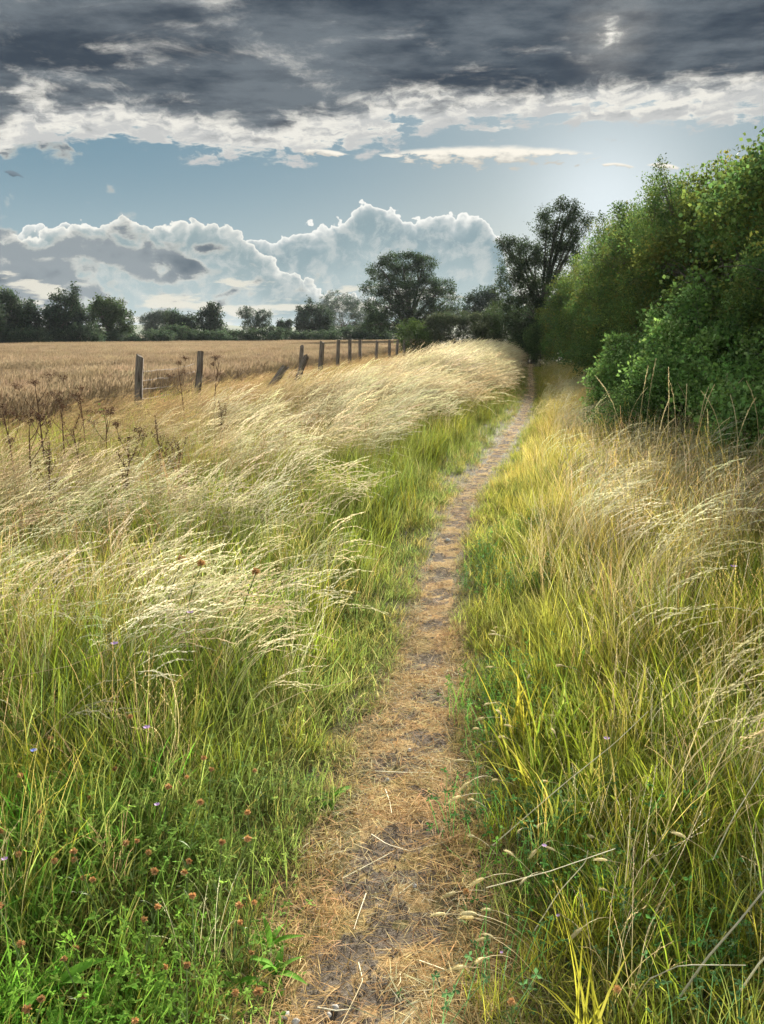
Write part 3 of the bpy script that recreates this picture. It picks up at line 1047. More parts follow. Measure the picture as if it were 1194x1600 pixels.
# the two bushes where the fence runs out
g = np.random.default_rng(801)
plant_tree('field_bush', 'small dark green bush hiding the far end of the fence', 'bush', far_at(648, 47), 47, heap_of(1.9, far_h(503, 47), 1.8, g, 7, 0.3), 420, 'hedge_sprigs',
           [(0.045, 0.075, 0.02), (0.06, 0.09, 0.022)], [1, 1], 1.5, 802, 0.05, 0.6, None, 0.6, 0.2, 3, part='foliage')
g = np.random.default_rng(803)
plant_tree('field_bush', 'broad grey green bush behind the pale waving grass, below the big oak', 'bush', far_at(716, 50), 50, heap_of(4.0, far_h(487, 50), 3.2, g, 9, 0.3), 2000, 'hedge_sprigs',
           [(0.055, 0.068, 0.034), (0.07, 0.082, 0.042), (0.042, 0.056, 0.026)], [1, 1, 1], 1.5, 804, 0.06, 0.9, None, 0.6, 0.22, 3, part='foliage')
g = np.random.default_rng(805)
plant_tree('field_bush', 'tall dark bush at the foot of the tall tree, left of the hedge', 'bush', far_at(815, 50), 50, heap_of(3.6, far_h(474, 50), 3.2, g, 9, 0.15), 1500, 'hedge_sprigs',
           [(0.04, 0.062, 0.022), (0.055, 0.078, 0.026)], [1, 1], 1.6, 806, 0.06, 0.9, None, 0.6, 0.22, 3, part='foliage')

# the tall tree at the end of the hedge, two leafy heads and a loose twiggy top
TY = 46.0; tx = far_at(835, TY); S = TY / F_PX
def tpad(px, py, rx, rz, dy=0.0): return ((far_at(px, TY) - tx, dy, far_h(py, TY)), (rx * S, rx * 0.9 * S, rz * S))
tall = [tpad(862, 340, 26, 18), tpad(880, 330, 18, 12, .3), tpad(890, 352, 20, 14, -.3), tpad(848, 352, 20, 16, .2), tpad(872, 372, 30, 18), tpad(850, 395, 28, 20, .3), tpad(876, 398, 22, 14, -.2), tpad(868, 316, 9, 8), tpad(885, 319, 8, 7), tpad(906, 345, 9, 12),
        tpad(800, 385, 22, 14), tpad(786, 378, 12, 9, .2), tpad(812, 400, 26, 18, -.2), tpad(796, 420, 22, 18), tpad(830, 425, 34, 22, .3), tpad(806, 452, 34, 22), tpad(850, 455, 36, 24, -.3), tpad(815, 485, 38, 24), tpad(860, 490, 40, 26, .2), tpad(900, 408, 14, 14), tpad(838, 520, 46, 22)]
plant_tree('hedge_tree', 'tall ragged tree with twiggy double top at the far end of the hedge', 'tree', tx, TY, tall, 3000, 'tree_sprigs', [(0.032, 0.050, 0.022), (0.045, 0.064, 0.026)], [1, 1],
           0.55, 811, 0.16, 3.0, None, 0.8, 0.4)

for px, y, h, w, lab in [(826, 60, 2.6, 3.4, 'broad dark bush behind the tall tree where the path disappears'), (846, 41, 1.9, 1.5, 'low bush crowding the right side of the path at the foot of the tall tree'), (822, 47, 1.7, 1.6, 'small bush closing the far end of the path under the tall tree')]:
    g = np.random.default_rng(int(px))
    plant_tree('field_bush', lab, 'bush', far_at(px, y), y, heap_of(w, h, w, g, 7, .12), 800, 'hedge_sprigs', [(0.05, 0.08, 0.024), (0.07, 0.10, 0.03)], [1, 1], 1.3, int(px) + 1, 0.04, 0.6, None, 0.6, 0.25, 3, part='foliage')

# the tall overgrown hedge right of the path, shrub by shrub from the camera outwards
HG = [(0.082, 0.138, 0.034), (0.066, 0.116, 0.036), (0.108, 0.160, 0.036), (0.140, 0.155, 0.034)]
GOLD = (0.26, 0.21, 0.03)
shrubs = [  # y, offset behind the face, width, height, depth, leaf kind, gold patches, label
    (5.6, 1.7, 2.7, 2.7, 3.0, 'hedge_sprigs', -0.3, 'hedge shrub nearest the camera, mostly outside the right edge'),
    (7.7, 1.5, 2.7, 2.95, 2.8, 'hedge_sprigs', -0.2, 'dark green hedge shrub whose crown reaches highest at the right edge of the picture'),
    (9.8, 1.5, 2.8, 3.35, 2.8, 'maple_sprigs', 0.15, 'tall hedge shrub with yellowing sprays in the upper right'),
    (12.2, 1.4, 2.8, 3.7, 2.7, 'maple_sprigs', 0.55, 'golden green hedge shrub with a dark hollow below its leaves'),
    (14.8, 1.4, 2.9, 4.0, 2.8, 'hedge_sprigs', 0.05, 'hedge shrub with twiggy sprays breaking its skyline, behind the golden one'),
    (17.8, 1.4, 3.3, 4.1, 2.8, 'hedge_sprigs', 0.0, 'olive green hedge shrub in the middle of the hedge'),
    (21.2, 1.4, 3.6, 4.2, 2.9, 'hedge_sprigs', -0.1, 'dull green hedge shrub just past the middle of the hedge'),
    (25.2, 1.4, 4.0, 4.3, 3.0, 'hedge_sprigs', 0.0, 'dense hedge shrub beside the narrowing path'),
    (29.5, 1.4, 4.2, 3.8, 3.0, 'hedge_sprigs', -0.1, 'rounded hedge shrub two from the tall tree'),
    (34.0, 1.4, 4.4, 3.5, 3.0, 'hedge_sprigs', -0.2, 'dark hedge shrub next to the tall ragged tree'),
    (39.0, 1.5, 4.6, 3.1, 3.0, 'hedge_sprigs', -0.2, 'farthest hedge shrub, half behind the tall ragged tree'),
]
for i, (y, off, w, h, d, coll, gold, lab) in enumerate(shrubs):
    g = np.random.default_rng(830 + i)
    x = float(hedge_x(y)) + off
    e = heap_of(d, h, w * 1.55, g, 14, 0.14)
    for q in range(16):                                  # sprays that break the skyline and the face
        e.append(((g.uniform(-.40, .36) * d, g.uniform(-.55, .55) * w, h * g.uniform(.72, 1.03)), (d * g.uniform(.05, .10), d * g.uniform(.05, .10), h * g.uniform(.04, .10))))
    for q in range(12):
        e.append(((g.uniform(-.56, -.40) * d, g.uniform(-.55, .55) * w, h * g.uniform(.15, .75)), (d * g.uniform(.06, .12), d * g.uniform(.08, .14), h * g.uniform(.04, .09))))
    if i == 3: e = [q for q in e if not (1.5 < q[0][2] < 2.4 and q[0][0] < -0.4 and q[0][1] < 0.1)]
    dens = 170 if y < 16 else (110 if y < 26 else 70)
    sc = 0.9 if y < 16 else (1.15 if y < 26 else 1.45)
    n = int(dens * h * (w + d) * 1.25)
    plant_tree('hedge_shrub', lab, 'hedge shrub', x, y, e, n, coll, HG, [4, 3, 3, 2], sc, 850 + i, 0.05, h * 0.45, 'shrubs of the tall hedge right of the path', 0.55, 0.34, 4, 0.8,
               (GOLD, 0.9, gold - 0.35), part='foliage')

# brambles spilling in front of the hedge
BR = [(0.135, 0.235, 0.058), (0.170, 0.275, 0.066), (0.23, 0.33, 0.11), (0.105, 0.185, 0.05)]
for i, (x, y, w, d, h, lab) in enumerate([
        (4.0, 7.9, 2.1, 1.9, 1.75, 'bluish green bramble thicket at the right edge below the hedge'),
        (3.75, 9.8, 2.0, 2.1, 1.75, 'middle bramble thicket, broad and leafy, in front of the tall hedge'),
        (3.8, 12.2, 1.7, 2.3, 1.5, 'farthest bramble thicket, low and dark green, where the grass meets the hedge'),
        (3.55, 6.2, 1.2, 1.2, 0.95, 'nearest low bramble mound behind the tall yellow grass at the right edge')]):
    g = np.random.default_rng(900 + i)
    e = heap_of(w * .85, h * .85, d * .85, g, 9, 0.2)
    for q in range(22):
        a_ = g.uniform(0, 6.28); z_ = g.uniform(.1, 1.08); r_ = math.sqrt(max(.12, 1 - z_ ** 2 * .8)) * g.uniform(.40, .58)
        e.append(((math.cos(a_) * w * r_, math.sin(a_) * d * r_, h * z_), (g.uniform(.08, .2), g.uniform(.08, .2), g.uniform(.07, .2))))
    plant_tree('bramble_thicket', lab, 'bramble', x, y, e, int(1100 * w * d * h / 3.2), 'bramble_sprigs', BR, [3, 3, 1.6, 2], 0.95, 920 + i, 0.012, h * .5, 'bramble thickets below the hedge', 0.5, 0.34, 5, 0.5, part='foliage')
g = np.random.default_rng(930)
plant_tree('young_shrub', 'small leafy shrub standing out in the grass left of the brambles', 'shrub', 2.95, 9.4, heap_of(0.95, 0.95, 0.9, g, 8, 0.25), 330, 'hedge_sprigs', [(0.06, 0.11, 0.03), (0.08, 0.13, 0.035)], [1, 1],
           0.75, 931, 0.012, 0.5, None, 0.7, 0.3, 4, part='foliage')

# ================================================================== fence
def post_mesh(seed, h=1.35, r=0.075, broken=False):
    g = np.random.default_rng(seed); n = 14; m = 12
    mb = MB(); vs = []
    ph = g.uniform(0, 6.28, 4)
    for i in range(n):
        t = i / (n - 1); z = -0.25 + (h + 0.25) * t
        for j in range(m):
            a = j * 2 * math.pi / m
            rr = r * (1 - 0.10 * t) * (1 + 0.10 * math.sin(2 * a + ph[0]) + 0.05 * math.sin(5 * a + ph[1] + t * 1.5) + 0.03 * g.normal())
            if j in (2, 7): rr *= 0.86                      # drying cracks
            zz = z
            if i == n - 1: zz += 0.035 * math.cos(a + ph[2]) + g.normal(0, .008) + (0.06 * math.sin(3 * a) if broken else 0)
            vs.append((rr * math.cos(a) + 0.012 * math.sin(t * 4 + ph[3]), rr * math.sin(a), zz))
    f = []
    for i in range(n - 1):
        for j in range(m):
            k2 = (j + 1) % m
            f.append((i * m + j, i * m + k2, (i + 1) * m + k2, (i + 1) * m + j))
    c = len(vs); vs.append((0, 0, h + (0.015 if not broken else -0.03)))
    for j in range(m): f.append(((n - 1) * m + j, (n - 1) * m + (j + 1) % m, c))
    mb.add(np.array(vs), f)
    return mb.mesh('fence_post', M_POST, False)


posts = [  # top pixel x, y, distance, thickness factor, tilt in degrees to the right, label
    (220, 557, 14.6, 0.95, 6.0, 'nearest upright fence post, leaning a little left at its foot, by the wheat'),
    (313, 550, 17.4, 0.95, 7.0, 'second upright post from the left, with wire netting running to it'),
    (472, 541, 24.0, 0.75, 3.0, 'slim upright post behind the two fallen leaning posts'),
    (503, 534, 28.0, 1.0, 4.0, 'stout upright post just right of the leaning posts'),
    (529, 532, 31.0, 0.9, 2.0, 'upright post between the stout post and the row of small far ones'),
    (546, 531, 34.0, 0.9, -1.0, 'first of the small far posts in the row'),
    (563, 532, 37.0, 0.85, 0.0, 'small far post, second of the far row, beside a tuft of green'),
    (590, 533, 40.0, 0.9, 5.0, 'far post tilting right in the middle of the far row'),
    (609, 532, 42.5, 0.9, 2.0, 'far post right of the tilting one'),
    (622, 531, 44.5, 0.9, 4.0, 'far post next to last before the bush'),
    (632, 531, 46.5, 0.9, 3.0, 'last far post, touching the small green bush'),
]
for i, (px, py, y, th, tilt, lab) in enumerate(posts):
    x, z = pix_at(px, py, y)
    zb = float(hgt(x, y)); L = (z - zb) / math.cos(R(tilt))
    o = obj('fence_post', post_mesh(1000 + i, L, 0.078 * th), None, (x - math.sin(R(tilt)) * L, y, zb))
    o.rotation_euler = (R(random.uniform(-2, 2)), R(tilt), random.uniform(0, 6))
    o.rotation_euler = (0, R(tilt), 0)
    tag(o, lab, 'fence post', 'weathered fence posts beside the wheat field')
for i, (px, py, y, L, tilt, lab) in enumerate([(446, 574, 20.5, 0.95, 38, 'broken post leaning far over to the right, left of the pair of leaners'),
                                               (479, 558, 22.0, 1.15, 23, 'split post leaning right against the slim upright one')]):
    x, z = pix_at(px, py, y)
    o = obj('fence_post', post_mesh(1050 + i, L + 0.2, 0.09, True), None, (x - math.sin(R(tilt)) * (L + .2), y, z - math.cos(R(tilt)) * (L + .2)))
    o.rotation_euler = (0, R(tilt), 0.0)
    tag(o, lab, 'fence post', 'weathered fence posts beside the wheat field')

# wire netting between the first posts
mb = MB()
pa = np.array([fence_x(14.6) + 0.02, 14.6, 0]); x1, _ = pix_at(215, 600, 14.6); x2, _ = pix_at(305, 600, 17.4)
A = np.array([x1, 14.6, 0.0]); B = np.array([x2, 17.4, 0.0]); D = np.array([x1 - 0.35, 12.0, 0.0])
def wire_run(A, B, z0, z1, rows, cols, sag, g):
    for r_ in range(rows):
        zz = z0 + (z1 - z0) * r_ / (rows - 1)
        t = np.linspace(0, 1, 14)[:, None]
        p = A * (1 - t) + B * t
        p[:, 2] = zz - sag * np.sin(t[:, 0] * math.pi) + g.normal(0, .008, 14) + hgt(p[:, 0], p[:, 1])
        p[:, 1] += g.normal(0, .01, 14)
        tube(mb, p, 0.0032, 3, False)
    for c_ in range(cols + 1):
        t = c_ / cols
        b = A * (1 - t) + B * t
        q = np.linspace(0, 1, 6)
        p = np.stack([np.full(6, b[0]) + g.normal(0, .012, 6), np.full(6, b[1]), z0 + (z1 - z0) * q - sag * math.sin(t * math.pi) + float(hgt(b[0], b[1]))], 1)
        tube(mb, p, 0.0026, 3, False)
wire_run(A, B, 0.28, 0.90, 5, 26, 0.06, rng)
tag(obj('wire_netting', mb.mesh('wire_netting', M_WIRE)), 'sagging rusty wire netting stretched between the two nearest fence posts', 'wire netting')

# ================================================================== ground cover
GREEN = [(0.175, 0.235, 0.050), (0.225, 0.275, 0.065), (0.135, 0.200, 0.045)]
LIME = [(0.235, 0.275, 0.026), (0.300, 0.300, 0.030), (0.180, 0.245, 0.026)]
OLIVE = [(0.27, 0.245, 0.060), (0.33, 0.28, 0.075), (0.20, 0.205, 0.050)]
YELLOW = [(0.42, 0.335, 0.075), (0.49, 0.39, 0.11), (0.33, 0.285, 0.06)]
STRAWC = [(0.46, 0.34, 0.16), (0.54, 0.42, 0.21), (0.38, 0.25, 0.11)]
CREAM = [(0.385, 0.345, 0.205), (0.455, 0.415, 0.265), (0.31, 0.265, 0.145)]
RUST = [(0.38, 0.235, 0.11), (0.45, 0.315, 0.16), (0.31, 0.205, 0.105)]


def zrot(n, g, sd=None, tilt=0.12, mean=0.0):
    return np.stack([g.normal(0, tilt, n), g.normal(0, tilt, n), g.uniform(0, 6.283, n) if sd is None else g.normal(mean, sd, n)], 1)


def ground_pts(q): return np.stack([q[:, 0], q[:, 1], hgt(q[:, 0], q[:, 1])], 1)


# short turf along both sides of the path and under everything near
g = np.random.default_rng(2001)
q = sample(0.9, 40, lambda y: 300 if y < 5 else (170 if y < 9 else 70), -1.9, 1.9, g)
hw = path_hw(q[:, 1]); s = q[:, 2]
edge = (np.abs(s) - hw * (0.92 + 0.30 * vnoise(q[:, 0], q[:, 1], 4, 3))) / np.interp(q[:, 1], [2, 5], [0.13, 0.06])
keep = g.random(len(q)) < np.clip(edge + 0.30, 0.07, 1.0)
q, s, edge = q[keep], s[keep], edge[keep]
n = len(q)
near_green = np.clip(edge * 0.85 - 0.05 + 0.35 * vnoise(q[:, 0], q[:, 1], 1.1, 2), 0, 1)
tint = lerp(pal(n, g, RUST + STRAWC, [2, 2, 1, 2, 1, 1]) * 1.05, pal(n, g, GREEN + OLIVE, [3, 3, 2, 2, 1, 1]), near_green)
right = s > 0
tint[right] = lerp(tint[right], pal(right.sum(), g, LIME + OLIVE, [3, 2, 2, 2, 1, 1]), np.clip(edge[right] * 0.3, 0, 0.8))
sc = g.uniform(0.6, 1.25, n) * np.clip(0.45 + edge * 0.22, 0.35, 1.35)
scatter('turf', 'turf_tufts', ground_pts(q), zrot(n, g), sc, tint, pal(n, g, STRAWC, [1, 1, 1]))

# dead grass and grit on the path
g = np.random.default_rng(2002)
q = sample(0.9, 45, lambda y: 620 if y < 5 else (330 if y < 10 else 140), -0.36, 0.36, g)
cen = np.abs(q[:, 2]) / path_hw(q[:, 1])
keep = (g.random(len(q)) < np.clip(0.95 - bare(q[:, 0], q[:, 1]) * 1.1, 0.03, 1)) & (cen < 1.75)
q = q[keep]; n = len(q)
pt = ground_pts(q); pt[:, 2] += 0.008
scatter('dead_grass', 'litter_bits', pt, zrot(n, g, tilt=0.08), g.uniform(0.6, 1.3, n), pal(n, g, RUST + STRAWC + CREAM, [3, 2, 2, 3, 3, 3, 1, 2, 1]) * 1.25, pal(n, g, STRAWC, [1, 1, 1]))
g = np.random.default_rng(2003)
q = sample(0.9, 14, lambda y: 260 if y < 5 else 90, -0.30, 0.30, g); n = len(q)
pt = ground_pts(q); pt[:, 2] += 0.010
scatter('grit', 'grit_bits', pt, zrot(n, g, tilt=0.02), g.uniform(0.6, 1.5, n), pal(n, g, [(0.22, 0.20, 0.18), (0.36, 0.33, 0.29), (0.14, 0.125, 0.11)], [3, 2, 3]))

# low herbage of the near left corner and patches elsewhere
g = np.random.default_rng(2004)
q = sample(1.0, 5.2, lambda y: 150, -3.4, -0.32, g)
keep = g.random(len(q)) < np.clip((3.9 - q[:, 1]) / 1.6, 0.15, 1) * np.clip((-q[:, 2] - 0.25) * 3.0, 0, 1)
q = q[keep]; n = len(q)
lush = np.clip(1.0 - (q[:, 1] - 1.6) / 1.3 + (-q[:, 0] - 1.0) * 0.5, 0, 1)
tint = lerp(pal(n, g, GREEN, [2, 2, 2]), pal(n, g, [(0.12, 0.30, 0.030), (0.16, 0.34, 0.036), (0.20, 0.36, 0.045)], [1, 1, 1]), lush)
scatter('herbage', 'herb_tufts', ground_pts(q), zrot(n, g), g.uniform(0.7, 1.3, n), tint, pal(n, g, OLIVE, [1, 1, 1]))
g = np.random.default_rng(2005)
q = sample(1.0, 9, lambda y: 70, 0.22, 2.6, g)
keep = vnoise(q[:, 0], q[:, 1], 1.6, 9) > 0.05
q = q[keep]; n = len(q)
scatter('herbage', 'herb_tufts', ground_pts(q), zrot(n, g), g.uniform(0.6, 1.3, n), pal(n, g, [(0.08, 0.20, 0.045), (0.12, 0.24, 0.035), (0.10, 0.19, 0.07)], [1, 1, 1]), pal(n, g, OLIVE, [1, 1, 1]))

# leafy meadow grass
g = np.random.default_rng(2006)
q = sample(1.0, 34, lambda y: 120 if y < 4 else (75 if y < 9 else 34), -7.0, -0.30, g)
s = -q[:, 2]
keep = (g.random(len(q)) < np.clip((s - 0.24) * 2.2, 0, 1)) & (q[:, 0] > fence_x(q[:, 1]) - 0.8)
q, s = q[keep], s[keep]; n = len(q)
dry = np.clip(0.20 + 0.35 * vnoise(q[:, 0], q[:, 1], 0.9, 5) + (q[:, 1] - 5) * 0.035, 0.0, 0.85)
verge = np.clip(1.5 - s * 0.9, 0, 1)
dry = dry * (1 - verge * 0.7)
tint = lerp(pal(n, g, GREEN + LIME, [3, 3, 2, 2, 1, 2]), pal(n, g, OLIVE + YELLOW, [2, 2, 2, 1, 1, 1]), dry)
tint = tint * (1 - 0.36 * np.clip(verge, 0, 1) * np.clip((q[:, 1] - 3.5) / 3, 0, 1))[:, None]
low = np.clip((s + np.where(q[:, 1] > 5, 0.28, 0.05)) * 1.1, 0.38, 1) * np.clip(0.45 + (q[:, 1] - 1.2) * 0.25, 0.5, 1.0)
scatter('meadow_grass', 'leafy_tufts', ground_pts(q), zrot(n, g, 1.0), g.uniform(0.7, 1.15, n) * low, tint, pal(n, g, YELLOW + STRAWC, [1, 1, 1, 1, 1, 0.5]))
g = np.random.default_rng(2007)
q = sample(1.0, 34, lambda y: 130 if y < 4 else (80 if y < 9 else 36), 0.22, 4.2, g)
s = q[:, 2]
keep = (g.random(len(q)) < np.clip((s - 0.20) * 2.4, 0, 1)) & (q[:, 0] < hedge_x(q[:, 1]) + 0.6)
q, s = q[keep], s[keep]; n = len(q)
dry = np.clip(0.10 + 0.40 * vnoise(q[:, 0], q[:, 1], 0.9, 6) + (q[:, 1] - 3.0) * 0.11, 0.0, 0.95)
tint = lerp(pal(n, g, LIME + GREEN, [3, 3, 2, 1, 1, 1]), pal(n, g, YELLOW + OLIVE, [2, 1, 2, 1, 1, 1]), dry)
low = np.clip(0.35 + s * 0.55, 0.35, 1) * np.clip(0.65 + (q[:, 1] - 1.2) * 0.12, 0.6, 1.0)
scatter('meadow_grass', 'leafy_tufts', ground_pts(q), zrot(n, g, 1.2, mean=2.2), g.uniform(0.75, 1.2, n) * low, tint, pal(n, g, YELLOW, [1, 1, 1]))

# broad lush blades in the two near corners
g = np.random.default_rng(2020)
q = sample(1.2, 3.8, lambda y: 26, 0.42, 2.3, g)
q = q[vnoise(q[:, 0], q[:, 1], 2.1, 12) > -0.15]; n = len(q)
scatter('meadow_grass', 'broad_tufts', ground_pts(q), zrot(n, g, 0.6, mean=2.6), g.uniform(0.6, 0.95, n), pal(n, g, LIME, [2, 2, 1]) * np.array([0.85, 0.82, 0.9]), pal(n, g, YELLOW, [1, 1, 1]))
q = sample(1.2, 2.6, lambda y: 60, -1.6, -0.75, g); n = len(q)
scatter('meadow_grass', 'broad_tufts', ground_pts(q), zrot(n, g), g.uniform(0.35, 0.6, n), pal(n, g, [(0.12, 0.32, 0.03), (0.17, 0.36, 0.04)], [1, 1]), pal(n, g, OLIVE, [1, 1, 1]))

# tall plumed grass left of the path, bowing over towards it
g = np.random.default_rng(2008)
q = sample(2.3, 15, lambda y: 62 if y < 6 else 42, -7.5, -0.55, g)
s = -q[:, 2]
clump = vnoise(q[:, 0], q[:, 1], 1.5, 1)
dens = np.clip((s - 0.50 - 0.20 * np.clip((q[:, 1] - 4) / 3, 0, 1)) * 1.2, 0, 1) * np.clip((q[:, 1] - 2.5) / 1.2, 0, 1) * np.clip(0.50 + 0.85 * clump - 0.04 * np.clip(s - 2.4, 0, 3), 0.10, 1)
keep = (g.random(len(q)) < dens) & (q[:, 0] > fence_x(q[:, 1]) - 0.7)
q, s, clump = q[keep], s[keep], clump[keep]; n = len(q)
brown = np.clip((s - 2.5) * 0.45 + 0.35 * vnoise(q[:, 0], q[:, 1], 1.2, 11), 0, 0.95)
tint = lerp(pal(n, g, OLIVE + GREEN + YELLOW, [2, 2, 2, 2, 1, 1, 1, 1, 0.5]), pal(n, g, STRAWC, [1, 1, 1]) * 0.8, brown * 0.6)
head = lerp(pal(n, g, CREAM, [2, 2, 1]), pal(n, g, STRAWC + RUST, [2, 1, 2, 1, 1, 2]) * 0.55, brown)
hs = np.clip(0.62 + 0.10 * (q[:, 1] - 2.5) / 3 + 0.15 * clump, 0.5, 1.0) * np.clip(1.15 - 0.13 * np.clip(s - 2.2, 0, 4), 0.68, 1)
scatter('plumed_grass', 'plume_tufts', ground_pts(q), zrot(n, g, 0.36, mean=0.0, tilt=0.2), hs * g.uniform(0.8, 1.15, n), tint, head)

# upright brown and olive stems standing among the plumes
g = np.random.default_rng(2021)
q = sample(3.2, 15, lambda y: 20, -7.5, -1.0, g)
s = -q[:, 2]
keep = (g.random(len(q)) < np.clip(0.25 + (s - 1.2) * 0.4, 0.1, 1)) & (q[:, 0] > fence_x(q[:, 1]) - 0.7)
q, s = q[keep], s[keep]; n = len(q)
scatter('stem_grass', 'upright_tufts', ground_pts(q), zrot(n, g, tilt=0.15), g.uniform(0.65, 0.95, n) * np.clip(1.1 - .08 * s, .6, 1), pal(n, g, OLIVE + RUST, [2, 1, 3, 1, 0, 1]) * 0.8, pal(n, g, RUST + STRAWC, [2, 1, 2, 1, 0, 2]) * 0.6)

g = np.random.default_rng(2022)
q = np.concatenate([sample(1.3, 5.0, lambda y: 46, -3.2, -0.40, g), sample(1.5, 6.0, lambda y: 30, 0.45, 2.6, g)])
s = q[:, 2]
q = q[g.random(len(q)) < np.clip((np.abs(s) - 0.3) * 1.2, 0.1, 1) * np.where((s < 0) & (q[:, 1] < 2.1), 0.45, 1.0)]; n = len(q)
scatter('stem_grass', 'upright_tufts', ground_pts(q), zrot(n, g, tilt=0.2), g.uniform(0.40, 0.66, n) * np.clip(0.5 + 0.16 * q[:, 1], .5, 1), pal(n, g, OLIVE + YELLOW, [2, 2, 1, 1, 1, 1]), pal(n, g, YELLOW + STRAWC + CREAM, [1, 1, 1, 2, 2, 1, 1, 1, 1]) * 0.9)

# the pale waving bank of tall grass farther along
g = np.random.default_rng(2009)
q = sample(14, 58, lambda y: 26 if y < 25 else 17, -9.5, -0.45, g)
s = -q[:, 2]
keep = (g.random(len(q)) < np.clip((s - 0.55) * 1.3, 0, 1)) & (q[:, 0] > fence_x(q[:, 1]) - 0.9)
q, s = q[keep], s[keep]; n = len(q)
pale = bumpf(s, 0.8, 3.3, 0.4) * bumpf(q[:, 1], 15, 60, 2)
tint = lerp(pal(n, g, OLIVE + STRAWC, [3, 2, 2, 1, 1, 1]), pal(n, g, CREAM, [1, 0, 2]) * 0.85, pale * 0.7)
head = lerp(pal(n, g, STRAWC + RUST, [3, 2, 2, 1, 1, 1]) * 0.6, pal(n, g, CREAM, [2, 3, 1]), pale)
hs = 0.56 + 0.56 * pale + 0.12 * vnoise(q[:, 0], q[:, 1], 0.8, 2)
scatter('plumed_grass', 'far_plume_tufts', ground_pts(q), zrot(n, g, 0.34, mean=0.0, tilt=0.18), hs * g.uniform(0.85, 1.15, n), tint, head)

# tall yellow grass right of the path
g = np.random.default_rng(2010)
q = sample(1.6, 15, lambda y: 62 if y < 6 else 50, 0.35, 4.2, g)
s = q[:, 2]
dens = np.clip((s - 0.35) * 0.9, 0, 1) * np.clip((q[:, 1] - 2.0) / 1.8, 0.05, 1)
keep = (g.random(len(q)) < dens) & (q[:, 0] < hedge_x(q[:, 1]) + 0.2)
q, s = q[keep], s[keep]; n = len(q)
tint = lerp(pal(n, g, LIME + OLIVE, [2, 2, 1, 2, 2, 1]), pal(n, g, YELLOW, [2, 1, 2]), np.clip((q[:, 1] - 2.5) * 0.22, 0.1, 0.9))
head = pal(n, g, YELLOW + STRAWC + CREAM, [2, 2, 1, 2, 2, 1, 1, 1, 1])
hs = np.clip(0.42 + s * 0.26, 0.45, 0.92) * np.clip(0.62 + q[:, 1] * 0.05, 0.6, 0.9)
scatter('yellow_grass', 'upright_tufts', ground_pts(q), zrot(n, g), hs * g.uniform(0.8, 1.15, n), tint, head)
g = np.random.default_rng(2011)
q = sample(2.2, 14, lambda y: 20, 0.75, 4.0, g)
keep = (q[:, 0] < hedge_x(q[:, 1])) & (vnoise(q[:, 0], q[:, 1], 1.3, 4) > -0.15)
q = q[keep]; n = len(q)
scatter('plumed_grass', 'plume_tufts', ground_pts(q), zrot(n, g, 0.5, mean=0.2), g.uniform(0.65, 0.95, n), pal(n, g, YELLOW + OLIVE, [1, 1, 1, 1, 1, 1]), pal(n, g, CREAM, [2, 1, 2]))
g = np.random.default_rng(2012)
q = sample(13, 52, lambda y: 22 if y < 25 else 15, 0.28, 2.6, g)
keep = (g.random(len(q)) < np.clip((q[:, 2] - 0.22) * 1.6, 0, 1)) & (q[:, 0] < hedge_x(q[:, 1]) + 0.1)
q = q[keep]; n = len(q)
pale = np.clip(0.5 + 0.6 * vnoise(q[:, 0], q[:, 1], 0.5, 3), 0, 1) * np.clip((q[:, 1] - 11) / 5, 0, 1)
scatter('plumed_grass', 'far_plume_tufts', ground_pts(q), zrot(n, g, 0.9, mean=0.2), (0.55 + 0.12 * q[:, 2]) * g.uniform(0.8, 1.15, n),
        lerp(pal(n, g, OLIVE + YELLOW, [2, 2, 2, 1, 1, 1]), pal(n, g, CREAM, [1, 1, 1]) * .8, pale * .6), lerp(pal(n, g, YELLOW, [1, 1, 1]), pal(n, g, CREAM, [2, 2, 1]), pale))

# the wheat
g = np.random.default_rng(2013)
WH = [(0.160, 0.119, 0.068), (0.182, 0.137, 0.080), (0.142, 0.105, 0.060)]
def tram(x, y):
    c1 = -8.3 + 0.2 * (y - 18.5)
    c2 = c1 - 14
    return np.minimum.reduce([np.abs(x - c1), np.abs(x - c1 + 1.8), np.abs(x - c2), np.abs(x - c2 + 1.8)])
rows = []
for y in np.arange(8, 62, 0.46):
    x1_ = fence_x(y) - 0.75; x0_ = -0.52 * y - 1.5
    if x0_ < x1_:
        xs = np.arange(x1_, x0_, -0.46)
        rows.append(np.stack([xs + g.normal(0, .06, len(xs)), y + g.normal(0, .06, len(xs))], 1))
q = np.concatenate(rows); n = len(q)
pt = np.stack([q[:, 0], q[:, 1], field_z(q[:, 0], q[:, 1])], 1)
zs = 1.0 + 0.07 * vnoise(q[:, 0], q[:, 1], 0.4, 2) + g.normal(0, .03, n)
zs = np.where(tram(q[:, 0], q[:, 1]) < 0.45, zs * 0.4, zs)
wt_ = pal(n, g, WH, [2, 2, 1], 0.08) * (1 + 0.10 * vnoise(q[:, 0], q[:, 1], 0.25, 5))[:, None]
scatter('wheat', 'wheat_patches', pt, np.stack([np.zeros(n), np.zeros(n), g.normal(0, .4, n)], 1), np.stack([np.ones(n), np.ones(n), zs], 1), wt_, wt_ * np.array([1.15, 1.15, 1.2]))
rows = []
for y in np.arange(62, 150, 1.9):
    x1_ = min(fence_x(y) - 1.0, 0.03 * y + 1.0); x0_ = -0.52 * y - 3
    ymax = lambda x: 80 + np.clip((x / y * F_PX + 597) / 600.0, -0.2, 1.2) * 30
    xs = np.arange(x1_, x0_, -1.9)
    xs = xs[y < ymax(xs) - 3]
    if len(xs): rows.append(np.stack([xs + g.normal(0, .2, len(xs)), y + g.normal(0, .2, len(xs))], 1))
